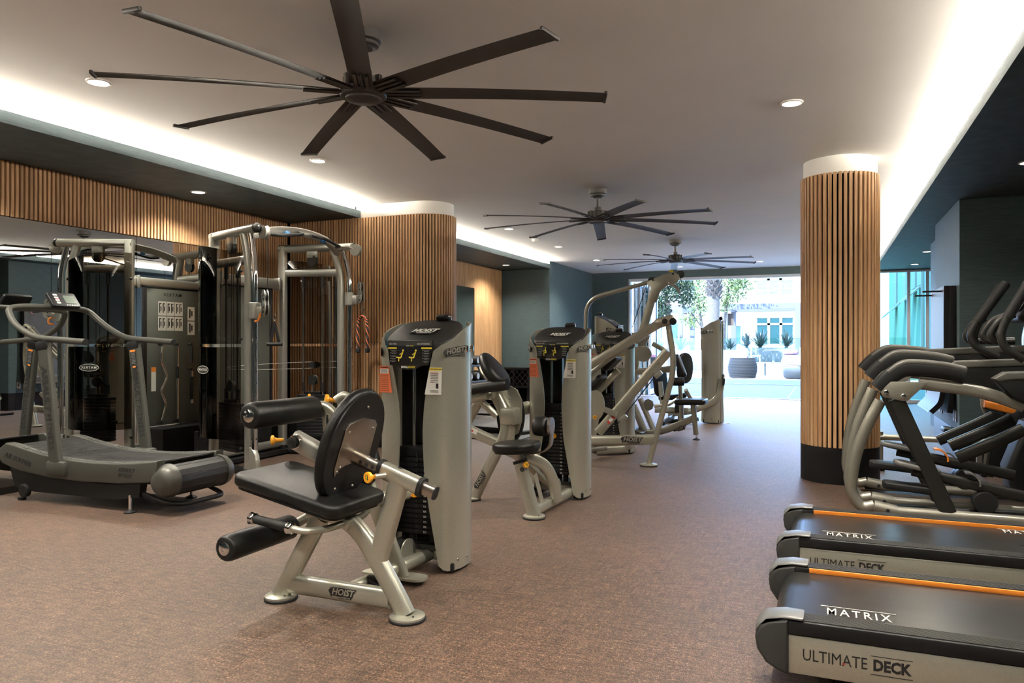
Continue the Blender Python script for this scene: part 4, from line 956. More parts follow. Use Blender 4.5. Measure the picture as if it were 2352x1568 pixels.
# ---------------------------------------------------------------- functional trainer in the corner
ft = empty('functional_trainer', (-5.3, 6.27, 0), 'tall dual cable trainer with smoked shrouds in the slatted corner', 'gym machine')
Ab, Af = Vector((-5.65, 5.76, 0)), Vector((-4.92, 5.515, 0))
YM = 6.27
def zz(p, z): return Vector((p.x, p.y, z))
for sgn in (1, -1):
    def mir(p): return Vector((p.x, p.y if sgn > 0 else 2*YM-p.y, p.z))
    fb = (Af-Ab).normalized(); on = Vector((fb.y, -fb.x, 0))          # outward normal (towards -Y for the near tower)
    def q(s_, o_, z): return mir(Ab+fb*s_+on*o_+Vector((0, 0, z)))
    L = (Af-Ab).length
    MB().oval([q(0, 0, .03), q(0, 0, 2.33)], .085, .10, mir(fb)*1).build('back_post', M['silver2'], ft)
    MB().oval([q(0, 0, .005), q(0, 0, .10)], .10, .115, mir(fb)*1).build('post_foot', M['black'], ft)
    MB().tube([q(L-.10, 0, .03), q(L-.10, 0, 2.02), q(L-.19, 0, 2.28)], .042, 16, .16, 7).build('front_post', M['silver2'], ft)
    MB().tube([q(L, 0, .03), q(L, 0, 2.00), q(L-.07, 0, 2.27)], .030, 18, .16, 7).build('chrome_column', M['chrome'], ft)
    mh = MB()
    for k in range(16): 
        z = .35+k*.105; mh.cyl(q(L, .0285, z), q(L, .0312, z), .008, 10); mh.cyl(q(L+.0285, 0, z), q(L+.0312, 0, z), .008, 10)
    mh.build('pin_hole', M['ink'], ft)
    tt = MB().tube([q(-.04, 0, 2.30), q(L+.03, 0, 2.315)], .045, 18).build('top_tube', M['silver2'], ft)
    MB().sphere(q(L+.035, 0, 2.316), .047, 16).build('end_cap', M['graphite'], tt)
    p = MB().lathe(q(L+.085, -.05, 2.275), mir(on)*1, [(.066, -.022), (.054, -.004), (.054, .004), (.066, .022), (.060, .025), (.008, .026)], 28).build('pulley', M['silver2'], ft)
    MB().cyl(q(L+.01, -.05, 2.31), q(L+.085, -.05, 2.275), .016, 10).build('pulley_axle', M['steel'], p)
    MB().oval([q(.03, 0, 2.03), q(L-.10, 0, 2.03)], .06, .085, (0, 0, 1) if False else mir(on)).build('cross_bar', M['silver2'], ft)
    MB().box(q(L*.45, 0, 2.24), (.13, .05, .09), .012, rot=(0, 0, math.atan2(fb.y*sgn, fb.x))).build('pulley_bracket', M['silver2'], ft)
    MB().lathe(q(L*.45, 0, 2.165), mir(on)*1, [(.062, -.020), (.050, -.004), (.050, .004), (.062, .020), (.057, .023), (.008, .024)], 28).build('pulley', M['graphite'], ft)
    for s_ in (.24, .46):
        MB().cyl(q(s_, 0, .30), q(s_, 0, 1.99), .011, 12).build('guide_rod', M['chrome'], ft)
        MB().cyl(q(s_, 0, 1.87), q(s_, 0, 1.985), .022, 12).build('rod_bush', M['rubber'], ft)
        MB().cyl(q(s_, 0, .70), q(s_, 0, .80), .020, 12).build('rod_collar', M['rubber'], ft)
    for k in range(13):
        z = .20+k*.036
        MB().box(q(.35, 0, z+.0165), (.34, .10, .033), .003, rot=(0, 0, math.atan2(fb.y*sgn, fb.x)), seg=1).build('weight_plate', M['black'], ft)
    MB().box(q(.35, 0, .685), (.19, .07, .03), .004, rot=(0, 0, math.atan2(fb.y*sgn, fb.x))).build('head_plate', M['black'], ft)
    MB().lathe(q(.35, 0, .83), mir(on)*1, [(.055, -.024), (.05, -.020), (.047, -.003), (.047, .003), (.05, .020), (.055, .024), (.008, .025)], 26).build('stack_pulley', M['graphite'], ft)
    MB().tube([q(.35, 0, .70), q(.35, 0, .78)], .012, 10).build('pulley_yoke', M['chrome'], ft)
    MB().lathe(q(.33, -.052, .655), mir(on)*-1, [(.018, 0), (.020, .008), (.014, .014), (.002, .014)], 14).build('selector_pin', M['yellow'], ft)
    for s_ in (.335, .375): MB().cyl(q(s_, -.005, .85), q(s_, -.005, 2.15), .0035, 6).build('cable', M['black'], ft)
    MB().cyl(q(L+.14, -.05, 1.62), q(L+.14, -.05, 2.25), .0035, 6).build('cable', M['black'], ft)
    # smoked shroud, upper and lower panel, bowed outwards
    for (z0, z1) in ((.34, 1.205), (1.235, 2.19)):
        n = 18; vs = []; 
        rows = [z0+.0, z0+.02, (z0+z1)/2, z1-.03, z1]
        for layer in (0, 1):
            for z in rows:
                for i in range(n+1):
                    t = i/n; a = PI*t; s_ = lerp(-.06, L-.14, t); o_ = .06+(.19 if layer == 0 else .185)*math.sin(a)**.55
                    zt = z
                    if z > 2.1: zt = z-.10*(t**2)
                    vs.append(q(s_, o_, zt))
        K = n+1; R = len(rows); fs = []
        for r in range(R-1):
            for i in range(n):
                fs.append((r*K+i, r*K+i+1, (r+1)*K+i+1, (r+1)*K+i)); o2 = R*K
                fs.append((o2+r*K+i+1, o2+r*K+i, o2+(r+1)*K+i, o2+(r+1)*K+i+1))
        for i in range(n):
            fs.append((i+1, i, R*K+i, R*K+i+1)); fs.append(((R-1)*K+i, (R-1)*K+i+1, R*K+(R-1)*K+i+1, R*K+(R-1)*K+i))
        MB().add(vs, fs).build('smoked_shroud', M['smoke'], ft, 'dark see-through smoked shroud', smooth=50)
    # badge on the lower shroud
    c0 = q(.28, .2545, .99); u = mir(fb); 
    uu = u if sgn > 0 else -u; nn = mir(on)
    bd_ = MB().plate(c0, uu, (0, 0, 1), ell(.105, .038, 36), .003).build('badge', M['ink'], ft)
    rg = MB().sweep([c0+nn*.002+uu*(.103*math.cos(2*PI*i/40))+Vector((0, 0, .036*math.sin(2*PI*i/40))) for i in range(40)], circ(.0022, 6), None, False, True).build('badge_ring', M['paper'], bd_)
    mb = MB(); text(mb, 'MATRIX', c0+nn*.003, uu, (0, 0, 1), .034, bold=.0004, spacing=1.25, sx=1.15); mb.build('lettering', M['paper'], bd_, smooth=0)
    # feet and base
    MB().oval([q(-.10, 0, .035), q(L+.08, 0, .035)], .10, .06, (0, 0, 1) if False else mir(on)).build('foot_rail', M['black'], ft)
    MB().plate(q(L-.02, .01, .13), mir(fb), (0, 0, 1), [(-.13, -.12), (.10, -.12), (.10, .0), (.085, .07), (.05, .115), (0, .14), (-.03, .14), (-.03, .02), (-.13, -.06)], .05, .01, 2).build('foot_casting', M['silver2'], ft)
    for z in (.25, 1.28, 1.92):
        MB().sphere(q(-.055, .065, z), .016, 10).build('shroud_knob', M['rubber'], ft); MB().sphere(q(L-.13, .065, z), .016, 10).build('shroud_knob', M['rubber'], ft)
    # pulley carriage on the chrome column
    zc_ = 1.545 if sgn > 0 else 1.735
    cr = MB().lathe(q(L, 0, zc_-.075), (0, 0, 1), [(.048, 0), (.056, .006), (.056, .144), (.048, .15)], 24).build('carriage', M['silver2'], ft)
    MB().box(q(L+.065, -.02, zc_-.01), (.075, .06, .10), .012).build('swivel_block', M['silver2'], cr)
    a_ = Vector((.80, -.55, 0)).normalized(); b_ = Vector((.55, .80, 0))
    cc = q(L+.135, -.03, zc_+.06)
    bean = [(-.03, -.085), (.015, -.09), (.05, -.065), (.055, -.02), (.042, .02), (.045, .06), (.03, .095), (-.005, .11), (-.04, .095), (-.052, .055), (-.04, .01), (-.055, -.03), (-.052, -.07)]
    bean = [(x*1.22, y*1.22) for x, y in bean]
    bean = [tuple(v) for v in [p for p in smoothpath([(x, y, 0) for x, y in bean+bean[:1]], 3)][:-1]]
    for off in (-.016, .016):
        MB().plate(cc+b_*off, a_, (0, 0, 1), [(x, y) for x, y, _ in bean], .005).build('pulley_plate', M['silver2'], cr)
    for dz in (-.052, .066):
        MB().lathe(cc+Vector((0, 0, dz)), b_, [(.040, -.010), (.034, 0), (.040, .010), (.006, .011)], 22).build('pulley', M['rubber'], cr)
        mk_ = MB()
        for k in range(3):
            a0 = k*2*PI/3+.3; pts = [cc-b_*.0192+a_*(.028*math.cos(a0+t*1.3/5))+Vector((0, 0, dz+.028*math.sin(a0+t*1.3/5))) for t in range(6)]
            mk_.sweep(pts, circ(.0045, 6))
        mk_.build('slot', M['ink'], cr)
    hd_ = [q(L-.07, .02, zc_+.07), q(L-.115, .02, zc_+.05), q(L-.12, .02, zc_-.04), q(L-.07, .02, zc_-.08)] if sgn < 0 else [q(L+.06, .03, zc_-.10), q(L+.11, .03, zc_-.10), q(L+.125, .02, zc_-.05), q(L+.10, .0, zc_-.03)]
    MB().tube(hd_, .010, 10, .03).build('release_handle', M['orange'], cr)
# frame between the towers
MB().oval([(-5.66, 5.78, 1.90), (-5.66, 6.76, 1.90)], .07, .11, (1, 0, 0)).build('link_bar', M['silver2'], ft)
for y_ in (5.84, 6.70): MB().box((-5.66, y_, 1.90), (.09, .03, .14), .01).build('link_flange', M['silver2'], ft)
MB().oval([(-5.66, 5.78, .12), (-5.66, 6.76, .12)], .06, .09, (1, 0, 0)).build('link_bar', M['silver2'], ft)
MB().bb((-5.75, 5.80, .02), (-5.55, 6.74, .06)).build('base_plate', M['black'], ft, smooth=0)
MB().bb((-6.02, 5.86, .01), (-5.72, 6.68, .33)).build('kick_panel', M['black'], ft, smooth=0)
MB().oval(smoothpath([(-5.05, 5.56, 2.25), (-4.98, 5.85, 2.34), (-4.96, 6.27, 2.375), (-4.98, 6.69, 2.34), (-5.05, 6.98, 2.25)], 8), .055, .085, (1, 0, 0)).build('pull_up_arch', M['silver2'], ft)
for pth in ([(-4.93, 5.75, 2.29), (-4.84, 5.80, 2.28), (-4.82, 6.10, 2.33), (-4.93, 6.16, 2.36)], [(-4.93, 6.38, 2.36), (-4.82, 6.44, 2.33), (-4.84, 6.74, 2.28), (-4.93, 6.79, 2.29)]):
    MB().tube(pth, .016, 12, .04).build('pull_up_grip', M['rubber'], ft)
for y_ in (5.98, 6.56): MB().sphere((-4.925, y_, 2.325), .032, 14).build('ball_grip', M['blue'], ft, 'blue ball grip')
# accessory panel facing the mirror
pa = MB().bb((-5.735, 5.885, .34), (-5.715, 6.655, 1.845), .004).build('accessory_panel', M['greyp'], ft)
for a, b in (((-5.745, 5.86, .33), (-5.705, 5.90, 1.86)), ((-5.745, 6.64, .33), (-5.705, 6.68, 1.86)), ((-5.745, 5.86, 1.835), (-5.705, 6.68, 1.86))):
    MB().bb(a, b, .006).build('panel_edge', M['blackgloss'], pa)
xf = -5.737; U, Z = (0, -1, 0), (0, 0, 1)
mb = MB(); text(mb, 'MATRIX', (xf-.0005, 6.25, 1.775), U, Z, .052, bold=.0006, spacing=1.25, sx=1.15); mb.build('lettering', M['ink'], pa, smooth=0)
for r_ in range(2):
    for c_ in range(3):
        y0 = 6.05+c_*.115; z0 = 1.545-r_*.165
        po = MB().bb((xf-.002, y0, z0), (xf, y0+.108, z0+.155)).build('exercise_chart', M['paper'], pa, smooth=0)
        mb = MB()
        for kx in (.012, .060):
            mb.bb((xf-.003, y0+kx, z0+.03), (xf-.0015, y0+kx+.012, z0+.135)); mb.bb((xf-.003, y0+kx, z0+.125), (xf-.0015, y0+kx+.03, z0+.135)); mb.bb((xf-.003, y0+kx+.018, z0+.05), (xf-.0015, y0+kx+.030, z0+.10))
        mb.build('figure_print', M['ink'], po, smooth=0, kind='stuff')
for r_ in range(2):
    z0 = 1.50-r_*.165
    po = MB().bb((xf-.002, 6.46, z0), (xf, 6.56, z0+.155)).build('exercise_chart', M['paper'], pa, smooth=0)
    MB().bb((xf-.003, 6.48, z0+.03), (xf-.0015, 6.50, z0+.13)).bb((xf-.003, 6.51, z0+.05), (xf-.0015, 6.53, z0+.11)).build('figure_print', M['ink'], po, smooth=0, kind='stuff')
po = MB().bb((xf-.002, 5.96, .72), (xf, 6.02, .98)).build('warning_label', M['paper'], pa, smooth=0); MB().bb((xf-.003, 5.96, .93), (xf-.0015, 6.02, .98)).build('orange_strip', M['orange'], po, smooth=0)
for y_, z_ in ((6.06, 1.228), (6.27, 1.228), (6.47, 1.228), (6.47, .945), (6.05, .375), (6.27, .375)):
    MB().cyl((xf, y_, z_), (xf-.05, y_, z_), .014, 10).build('bar_hook', M['rubber'], pa)
# bars hung on the panel
o = MB().tube(smoothpath([(xf-.05, 6.06, 1.20), (xf-.05, 6.05, 1.05), (xf-.05, 6.12, .88), (xf-.05, 6.05, .72), (xf-.05, 6.10, .58), (xf-.05, 6.05, .40)], 6), .014, 12).build('curl_bar', M['chrome'])
setp(o, 'wavy chrome curl bar hanging behind the cable trainer, seen in the mirror', 'bar')
o = MB().tube([(xf-.05, 6.27, 1.20), (xf-.05, 6.27, .40)], .014, 12).build('straight_bar', M['chrome']); setp(o, 'straight chrome bar hanging behind the cable trainer, seen in the mirror', 'bar')
MB().cyl((xf-.05, 6.27, .98), (xf-.05, 6.27, .85), .0165, 12).build('grip_sleeve', M['rubber'], o)
o = MB().tube([(xf-.05, 6.47, 1.20), (xf-.05, 6.47, 1.02)], .016, 12).build('short_handle', M['rubber']); setp(o, 'short black handle hanging highest behind the cable trainer', 'handle')
o = MB().tube([(xf-.05, 6.47, .92), (xf-.05, 6.47, .55)], .017, 12).build('long_handle', M['rubber']); setp(o, 'ribbed black handle with chrome ends hanging lower behind the cable trainer', 'handle')
MB().cyl((xf-.05, 6.47, .92), (xf-.05, 6.47, .86), .020, 12).cyl((xf-.05, 6.47, .60), (xf-.05, 6.47, .555), .020, 12).build('ferrule', M['chrome'], o)
# ropes and straps hanging from the carriages
tr = empty('triceps_rope', (-4.75, 7.0, 1.5), 'red and black twisted rope hanging from the right cable pulley', 'rope')
bx_, by_, bz_ = (-4.744,7.02,1.55)
for sg in (-1, 1):
    pth = smoothpath([(bx_, by_, bz_), (bx_+sg*.045, by_, bz_-.04), (bx_+sg*.062, by_, bz_-.14), (bx_+sg*.062, by_, bz_-.37)], 8)
    n = len(pth)
    MB().tube(pth, .017, 10).build('rope', M['ink'], tr)
    hel = []
    for i, p in enumerate(smoothpath(pth, 3)): hel.append(p)
    m_ = len(hel)
    for ph in (0, PI):
        hh = [p+Vector((.0155*math.cos(ph+i*.33), .0155*math.sin(ph+i*.33), 0)) for i, p in enumerate(hel)]
        MB().tube(hh, .0055, 6).build('red_strand', M['redorange'], tr)
    MB().lathe((bx_+sg*.062, by_, bz_-.37), (0, 0, -1), [(.020, -.01), (.028, .0), (.028, .035), (.018, .045)], 16).build('rope_end', M['rubber'], tr)
MB().tube(smoothpath([(bx_, by_, bz_+.10), (bx_-.012, by_, bz_+.07), (bx_, by_, bz_+.03), (bx_+.012, by_, bz_+.07), (bx_, by_, bz_+.10)], 5), .004, 6).build('snap_hook', M['chrome'], tr)
MB().lathe((bx_, by_, bz_-.005), (1, 0, 0), [(.012, -.012), (.012, .012)], 12).build('rope_collar', M['steel'], tr)
sh = empty('strap_handle', (-4.8, 5.6, 1.3), 'black nylon strap handle hanging from the left cable pulley', 'handle')
sx_, sy_, sz_ = (-4.775,5.62,1.438)
MB().tube(smoothpath([(sx_, sy_, sz_+.08), (sx_-.012, sy_, sz_+.05), (sx_, sy_, sz_+.01), (sx_+.012, sy_, sz_+.05), (sx_, sy_, sz_+.08)], 5), .004, 6).build('snap_hook', M['chrome'], sh)
for sg in (-1, 1): MB().oval([(sx_, sy_, sz_), (sx_+sg*.035, sy_+sg*.02, sz_-.20)], .026, .004, (1, .6, 0)).build('strap', M['black'], sh)
MB().cyl((sx_-.065, sy_-.03, sz_-.205), (sx_+.065, sy_+.03, sz_-.205), .017, 12).build('grip', M['rubber'], sh)

# ---------------------------------------------------------------- curved treadmill facing the mirror
ar = empty('curved_treadmill', (-5.25, 4.3, 0), 'matte black curved motorless treadmill facing the wall mirror', 'treadmill')
YN, YF_ = 3.955, 4.61
RX, FX = -4.42, -6.10                      # rear and front end
def deck_z(x):                             # concave running surface
    t = (x-RX)/(FX-RX); return .325+.34*(t-.42)**2*(1.0 if t > .42 else .8)
xs_ = [RX+(FX-RX)*i/24 for i in range(25)]
# side panels
for (ya, yb) in ((YN, YN+.085), (YF_-.085, YF_)):
    poly = [(x, deck_z(x)+.025) for x in xs_[:-2]]+[(-6.06, .445), (-6.13, .40), (-6.15, .33)]+[(-6.10, .28), (-5.9, .232), (-5.6, .205), (-5.2, .195), (-4.8, .21), (-4.5, .235), (-4.42, .28)]
    vs = []; fs = []
    sp = MB().plate((0, (ya+yb)/2, 0), (1, 0, 0), (0, 0, 1), poly, yb-ya, .012, 3).build('side_panel', M['airgrey'], ar, smooth=50)
    low = [(-4.60, .23), (-4.62, .12), (-4.85, .085), (-5.75, .075), (-5.98, .10), (-6.05, .28), (-5.9, .225), (-5.2, .19), (-4.8, .20)]
    MB().plate((0, (ya+yb)/2+(.012 if ya < 4.2 else -.012), 0), (1, 0, 0), (0, 0, 1), low, .06).build('lower_skirt', M['black'], ar)
    gp = MB(); 
    for i in range(46):
        x = RX-.16-i*.029
        gp.box((x, (ya+yb)/2, deck_z(x)+.0265), (.012, .055, .004), rot=(0, math.atan2(deck_z(x-.01)-deck_z(x+.01), .02)*1, .5))
    gp.build('grip_ribs', M['midgrey'], sp, smooth=0, kind='stuff')
# running belt of slats
nb = 40
belt = []
for i in range(30): 
    x = RX-.02-(1.55)*i/29; belt.append((x, deck_z(x)+.012))
for i in range(30):
    (x, z) = belt[i]
    if i == 29: continue
    x2, z2 = belt[i+1]; cx_ = (x+x2)/2; cz_ = (z+z2)/2; an = math.atan2(-(z2-z), -(x2-x))
    MB().box((cx_, (YN+YF_)/2, cz_), (.0505, YF_-YN-.175, .016), .003, rot=(0, -an, 0), seg=1).build('belt_slat', M['textured'], ar)
for k in range(7):       # slats wrapped round the rear drum
    a = PI/2-.2-k*.40; rr = .105
    c = (RX+.0+rr*math.cos(a)*1.0+.02, (YN+YF_)/2, .245+rr*math.sin(a))
    MB().box(c, (.046, YF_-YN-.175, .014), .003, rot=(0, -(a-PI/2), 0), seg=1).build('belt_slat', M['textured'], ar)
MB().cyl((RX+.02, YN+.09, .245), (RX+.02, YF_-.09, .245), .096, 32).build('rear_drum', M['black'], ar)
for (ya, yb) in ((YN-.01, YN+.10), (YF_-.09, YF_+.015)):
    pf = [(.03, 0), (.062, .004), (.092, .022), (.112, .048), (.121, .078), (.122, yb-ya)]
    MB().lathe((RX+.02, ya if ya < 4.2 else yb, .248), (0, 1 if ya < 4.2 else -1, 0), pf, 40).build('drum_cover', M['airgrey'], ar)
mb = MB(); text(mb, 'ASSAULT', (-4.72, YN-.0012, .315), (1, 0, 0), (0, 0, 1), .040, bold=.0012, shear=.25); mb.build('lettering', M['ink'], ar, smooth=0)
mb = MB(); text(mb, 'FITNESS', (-4.735, YN-.0012, .275), (1, 0, 0), (0, 0, 1), .038, shear=.25); mb.build('lettering', M['ink'], ar, smooth=0)
mb = MB(); text(mb, 'AIR', (-6.02, YN-.0012, .348), (1, 0, -.22), (.22, 0, 1), .055, shear=.25); text(mb, 'RUNNER', (-5.86, YN-.0012, .312), (1, 0, -.22), (.22, 0, 1), .055, bold=.0012, shear=.25); mb.build('lettering', M['ink'], ar, smooth=0)
# posts with base boxes and printed labels
for yp, s_ in ((3.945, -1), (4.765, 1)):
    p0 = Vector((-5.445, yp, .30)); p1 = Vector((-5.585, yp, 1.245))
    po = MB().oval([p0, p1], .05, .115, (0, 1, 0), n=16, p=5).build('upright_post', M['airgrey'], ar)
    MB().box((-5.44, yp+s_*-.02, .285), (.20, .10, .11), .02).build('post_base', M['airgrey'], po)
    MB().box(p1+Vector((-.003, 0, -.02)), (.125, .058, .075), .012, rot=(0, -.145, 0)).build('post_cap', M['black'], po)
    d = (p1-p0).normalized()
    mb = MB(); text(mb, 'ASSAULT', p0+d*.60+Vector((0, -.0262, 0)), -d, Vector((-d.z, 0, d.x))*-1, .085, bold=.003, shear=.15); mb.build('lettering', M['ink'], po, smooth=0)
    mb = MB(); text(mb, 'FITNESS', p0+d*.27+Vector((0, -.0262, 0)), -d, Vector((-d.z, 0, d.x))*-1, .080, shear=.0); mb.build('lettering', M['ink'], po, smooth=0)
    if s_ > 0:
        yl = yp-.0268
        lb1 = MB().plate(p0+d*.83+Vector((0, -.0268, 0)), (d.z, 0, -d.x), d, rrect(.062, .125, .004, 2), .0015).build('printed_label', M['ink'], po, smooth=0)
        MB().plate(p0+d*.885+Vector((0, -.0278, 0)), (d.z, 0, -d.x), d, rrect(.062, .016, .004, 2), .0015).build('orange_strip', M['orange'], lb1, smooth=0)
        lb2 = MB().plate(p0+d*.68+Vector((0, -.0268, 0)), (d.z, 0, -d.x), d, rrect(.034, .12, .004, 2), .0015).build('printed_label', M['ink'], po, smooth=0)
        MB().plate(p0+d*.745+Vector((0, -.0278, 0)), (d.z, 0, -d.x), d, rrect(.034, .014, .004, 2), .0015).build('orange_strip', M['orange'], lb2, smooth=0)
        mb = MB()
        for k in range(8): mb.plate(p0+d*(.865-k*.013)+Vector((0, -.028, 0)), (d.z, 0, -d.x), d, rrect(.045, .003, .001, 1), .001)
        mb.build('label_print', M['greyink'], lb1, smooth=0)
# handlebar loop
YA, YBB = 3.945, 4.765
hb = [(-5.13, YA, 1.252), (-5.70, YA, 1.285), (-5.95, YA, 1.40), (-6.09, YA+.05, 1.53), (-6.06, YA+.17, 1.545), (-5.98, (YA+YBB)/2, 1.545), (-6.06, YBB-.17, 1.545), (-6.09, YBB-.05, 1.53), (-5.95, YBB, 1.40), (-5.70, YBB, 1.285), (-5.13, YBB, 1.252)]
hbo = MB().tube(fillet(hb, .14, 6), .0245, 16).build('handlebar', M['airgrey'], ar)
for y_ in (YA, YBB): MB().cyl((-5.132, y_, 1.252), (-5.124, y_, 1.2515), .0255, 16).build('end_plug', M['rubber'], hbo)
cn = Vector((-5.93, (YA+YBB)/2, 1.60)); cu_ = Vector((0, -1, 0)); cv_ = Vector((-.62, 0, .78)).normalized()
co = MB().plate(cn, cu_, cv_, rrect(.25, .155, .02, 4), .035, .008, 3).build('console', M['black'], ar)
nrm_ = cu_.cross(cv_); sgn_ = 1 if nrm_.x > 0 else -1
MB().plate(cn+nrm_*sgn_*.0185+cu_*-.05, cu_, cv_, rrect(.10, .085, .005, 2), .002).build('screen', mk('lcd_grey_green', (.10, .13, .10), .3), co)
mb = MB()
for k in range(4): mb.plate(cn+nrm_*sgn_*.0185+cu_*.065+cv_*(.045-k*.028), cu_, cv_, rrect(.035, .018, .003, 2), .002)
for k in range(5): mb.plate(cn+nrm_*sgn_*.0185+cu_*(-.09+k*.022)+cv_*-.060, cu_, cv_, rrect(.014, .010, .003, 2), .002)
mb.build('button_row', M['paper'], co, smooth=0)
mb = MB(); mb.plate(cn+nrm_*sgn_*.019+cu_*.062+cv_*.0, cu_, cv_, rrect(.03, .008, .002, 2), .002); mb.build('red_button', M['red'], co, smooth=0)
# feet, transport wheels and rear lift bar
for y_ in (3.985, 4.56):
    MB().cyl((-4.713, y_, .02), (-4.713, y_, .13), .012, 10).build('foot_stem', M['chrome'], ar)
    MB().lathe((-4.713, y_, 0), (0, 0, 1), [(.045, 0), (.045, .008), (.02, .02), (.012, .025)], 20).build('levelling_foot', M['rubber'], ar)
    MB().cyl((-5.90, y_, .0), (-5.90, y_, .02), .03, 16).build('front_foot', M['rubber'], ar)
    MB().cyl((-5.90, y_, .02), (-5.90, y_, .12), .014, 10).build('front_stem', M['chrome'], ar)
    MB().lathe((-5.855, y_-.03, .078), (0, 1, 0), [(.045, 0), (.052, .005), (.052, .04), (.045, .045)], 22).build('transport_wheel', M['rubber'], ar)
MB().tube([(-4.62, 4.02, .14), (-4.44, 4.03, .085), (-4.30, 4.10, .075), (-4.30, 4.48, .075), (-4.44, 4.55, .085), (-4.62, 4.56, .14)], .018, 12, .10).build('lift_bar', M['black'], ar)

# ---------------------------------------------------------------- treadmills at the right edge
def treadmill(y0, label):
    """y0 = outer face of the near rail"""
    t = empty('treadmill', (.85, y0+.4, 0), label, 'treadmill', 'treadmills along the right side')
    X0, X1 = -.13, 1.95; yN, yF = y0, y0+.80
    for s_, ya in ((-1, yN), (1, yF-.105)):
        yb = ya+.105
        sp = MB().bb((X0, ya+.006 if s_ < 0 else ya+.01, .055), (X1, yb-.006, .195), .006).build('side_panel', M['silver'], t)
        ra = MB().plate(((X0+X1)/2, (ya+yb)/2, .222), (1, 0, 0), (0, 1, 0), rrect(X1-X0, .105, .006, 2), .050, .006, 2).build('foot_rail', M['black'], t)
        mb = MB()
        for k in range(9): mb.bb((X0+.005, ya+.012+k*.0092, .246), (X1, ya+.0165+k*.0092, .2505))
        mb.build('rail_groove', M['darkgrey'], ra, smooth=0)
        # rear end cap: rounded casting, pale top
        n = 12; prof = [(X0+.005, .05)]+[(X0-.055+.0-.07*math.sin(PI*i/n)*1.0-(.0 if i < n else 0), .065+.165*i/n) for i in range(n+1)]+[(X0+.005, .245)]
        prof = [(X0+.004, .052), (X0-.03, .06), (X0-.075, .085), (X0-.105, .13), (X0-.112, .175), (X0-.10, .212), (X0-.07, .238), (X0+.004, .250)]
        ec = MB().plate((0, (ya+yb)/2+s_*.006, 0), (1, 0, 0), (0, 0, 1), prof, .112, .014, 4).build('end_cap', M['darkgrey'], t, smooth=50)
        prof2 = [(X0+.055, .2505), (X0+.055, .262), (X0-.01, .264), (X0-.075, .252), (X0-.108, .218), (X0-.112, .19), (X0-.09, .214), (X0-.05, .240), (X0+.0, .2505)]
        MB().plate((0, (ya+yb)/2+s_*.006, 0), (1, 0, 0), (0, 0, 1), prof2, .106, .008, 3).build('cap_top', M['midgrey'], ec, smooth=50)
        if s_ > 0:
            MB().bb((X0+.06, ya-.006, .226), (X1, ya+.004, .249), .002).build('orange_strip', M['orange'], ra, 'bright orange edge strip')
            MB().bb((X0+.06, ya+.0, .175), (X1, ya+.008, .2262)).build('inner_skirt', M['black'], t, smooth=0)
        if s_ < 0:
            u, v = (1, 0, 0), (0, 0, 1); yy = ya+.0052
            mb = MB(); text(mb, 'ULTIMATE', (X0+.156, yy, .128), u, v, .058, spacing=1.0, sx=.80); mb.build('lettering', M['ink'], sp, smooth=0)
            mb = MB(); text(mb, 'DECK', (X0+.337, yy, .128), u, v, .052, bold=.0022, spacing=1.0, sx=.85)
            mb.build('lettering', M['ink'], sp, smooth=0)
            for z_ in (.160, .096): MB().bb((X0+.272, yy-.0008, z_), (X0+.402, yy, z_+.002)).build('rule_line', M['ink'], sp, smooth=0)
            MB().cyl((X0+.186, yy, .118), (X0+.186, yy-.0012, .118), .004, 10).build('red_dot', M['red'], sp)
    # belt over the rear roller
    pr = []
    ybl, ybr = yN+.112, yF-.112
    pts = [(X1, .230)]+[(X0+.02-(.080)*math.sin(PI*k/14), .145+.085*math.cos(PI*k/14)) for k in range(15)]+[(X1, .060)]
    vs = [(x, ybl, z) for x, z in pts]+[(x, ybr, z) for x, z in pts]; n = len(pts)
    be = MB().add(vs, [(i, i+1, n+i+1, n+i) for i in range(n-1)]+[tuple(range(n-1, -1, -1)), tuple(range(n, 2*n))]).build('running_belt', M['belt'], t, smooth=50)
    mb = MB(); text(mb, 'MATRIX', (X0+.24, ybl+.090, .2312), (1, 0, 0), (0, 1, 0), .105, bold=.0006, spacing=1.35, sx=.47)
    text(mb, 'MATRIX', (X0+1.12, ybr-.06, .2312), (1, 0, 0), (0, 1, 0), .105, bold=.0006, spacing=1.35, sx=.47)
    mb.bb((X0+.11, ybl+.148, .2308), (X0+.37, ybl+.153, .2316)); mb.bb((X0+.99, ybr-.010, .2308), (X0+1.25, ybr-.006, .2316))
    mb.build('lettering', M['belttext'], be, smooth=0)
    # front: motor hood, uprights, console, handrails
    MB().plate((0, (yN+yF)/2, 0), (1, 0, 0), (0, 0, 1), [(1.55, .20), (1.66, .30), (2.0, .30), (2.12, .22), (2.14, .06), (1.55, .06)], .78, .03, 3).build('motor_hood', M['darkgrey'], t)
    for yy in (yN+.03, yF-.03):
        MB().oval([(1.86, yy, .2), (1.62, yy, 1.15)], .06, .11, (0, 1, 0)).build('upright_post', M['silver'], t)
        MB().oval([(1.66, yy, 1.06), (1.15, yy, 1.02)], .05, .05, (0, 1, 0)).build('handrail', M['rubber'], t)
    cs = MB().plate((1.64, (yN+yF)/2, 1.27), (0, 1, 0), (.45, 0, .9), rrect(.72, .40, .06, 4), .07, .02, 3).build('console', M['black'], t)
    MB().plate((1.60, (yN+yF)/2, 1.29), (0, 1, 0), (.45, 0, .9), rrect(.45, .26, .01, 2), .01).build('screen', M['blackgloss'], cs)
    for xx in (0.0, 1.9):
        for yy in (yN+.06, yF-.06): MB().cyl((xx, yy, 0), (xx, yy, .07), .028, 14).build('levelling_foot', M['rubber'], t)
    return t
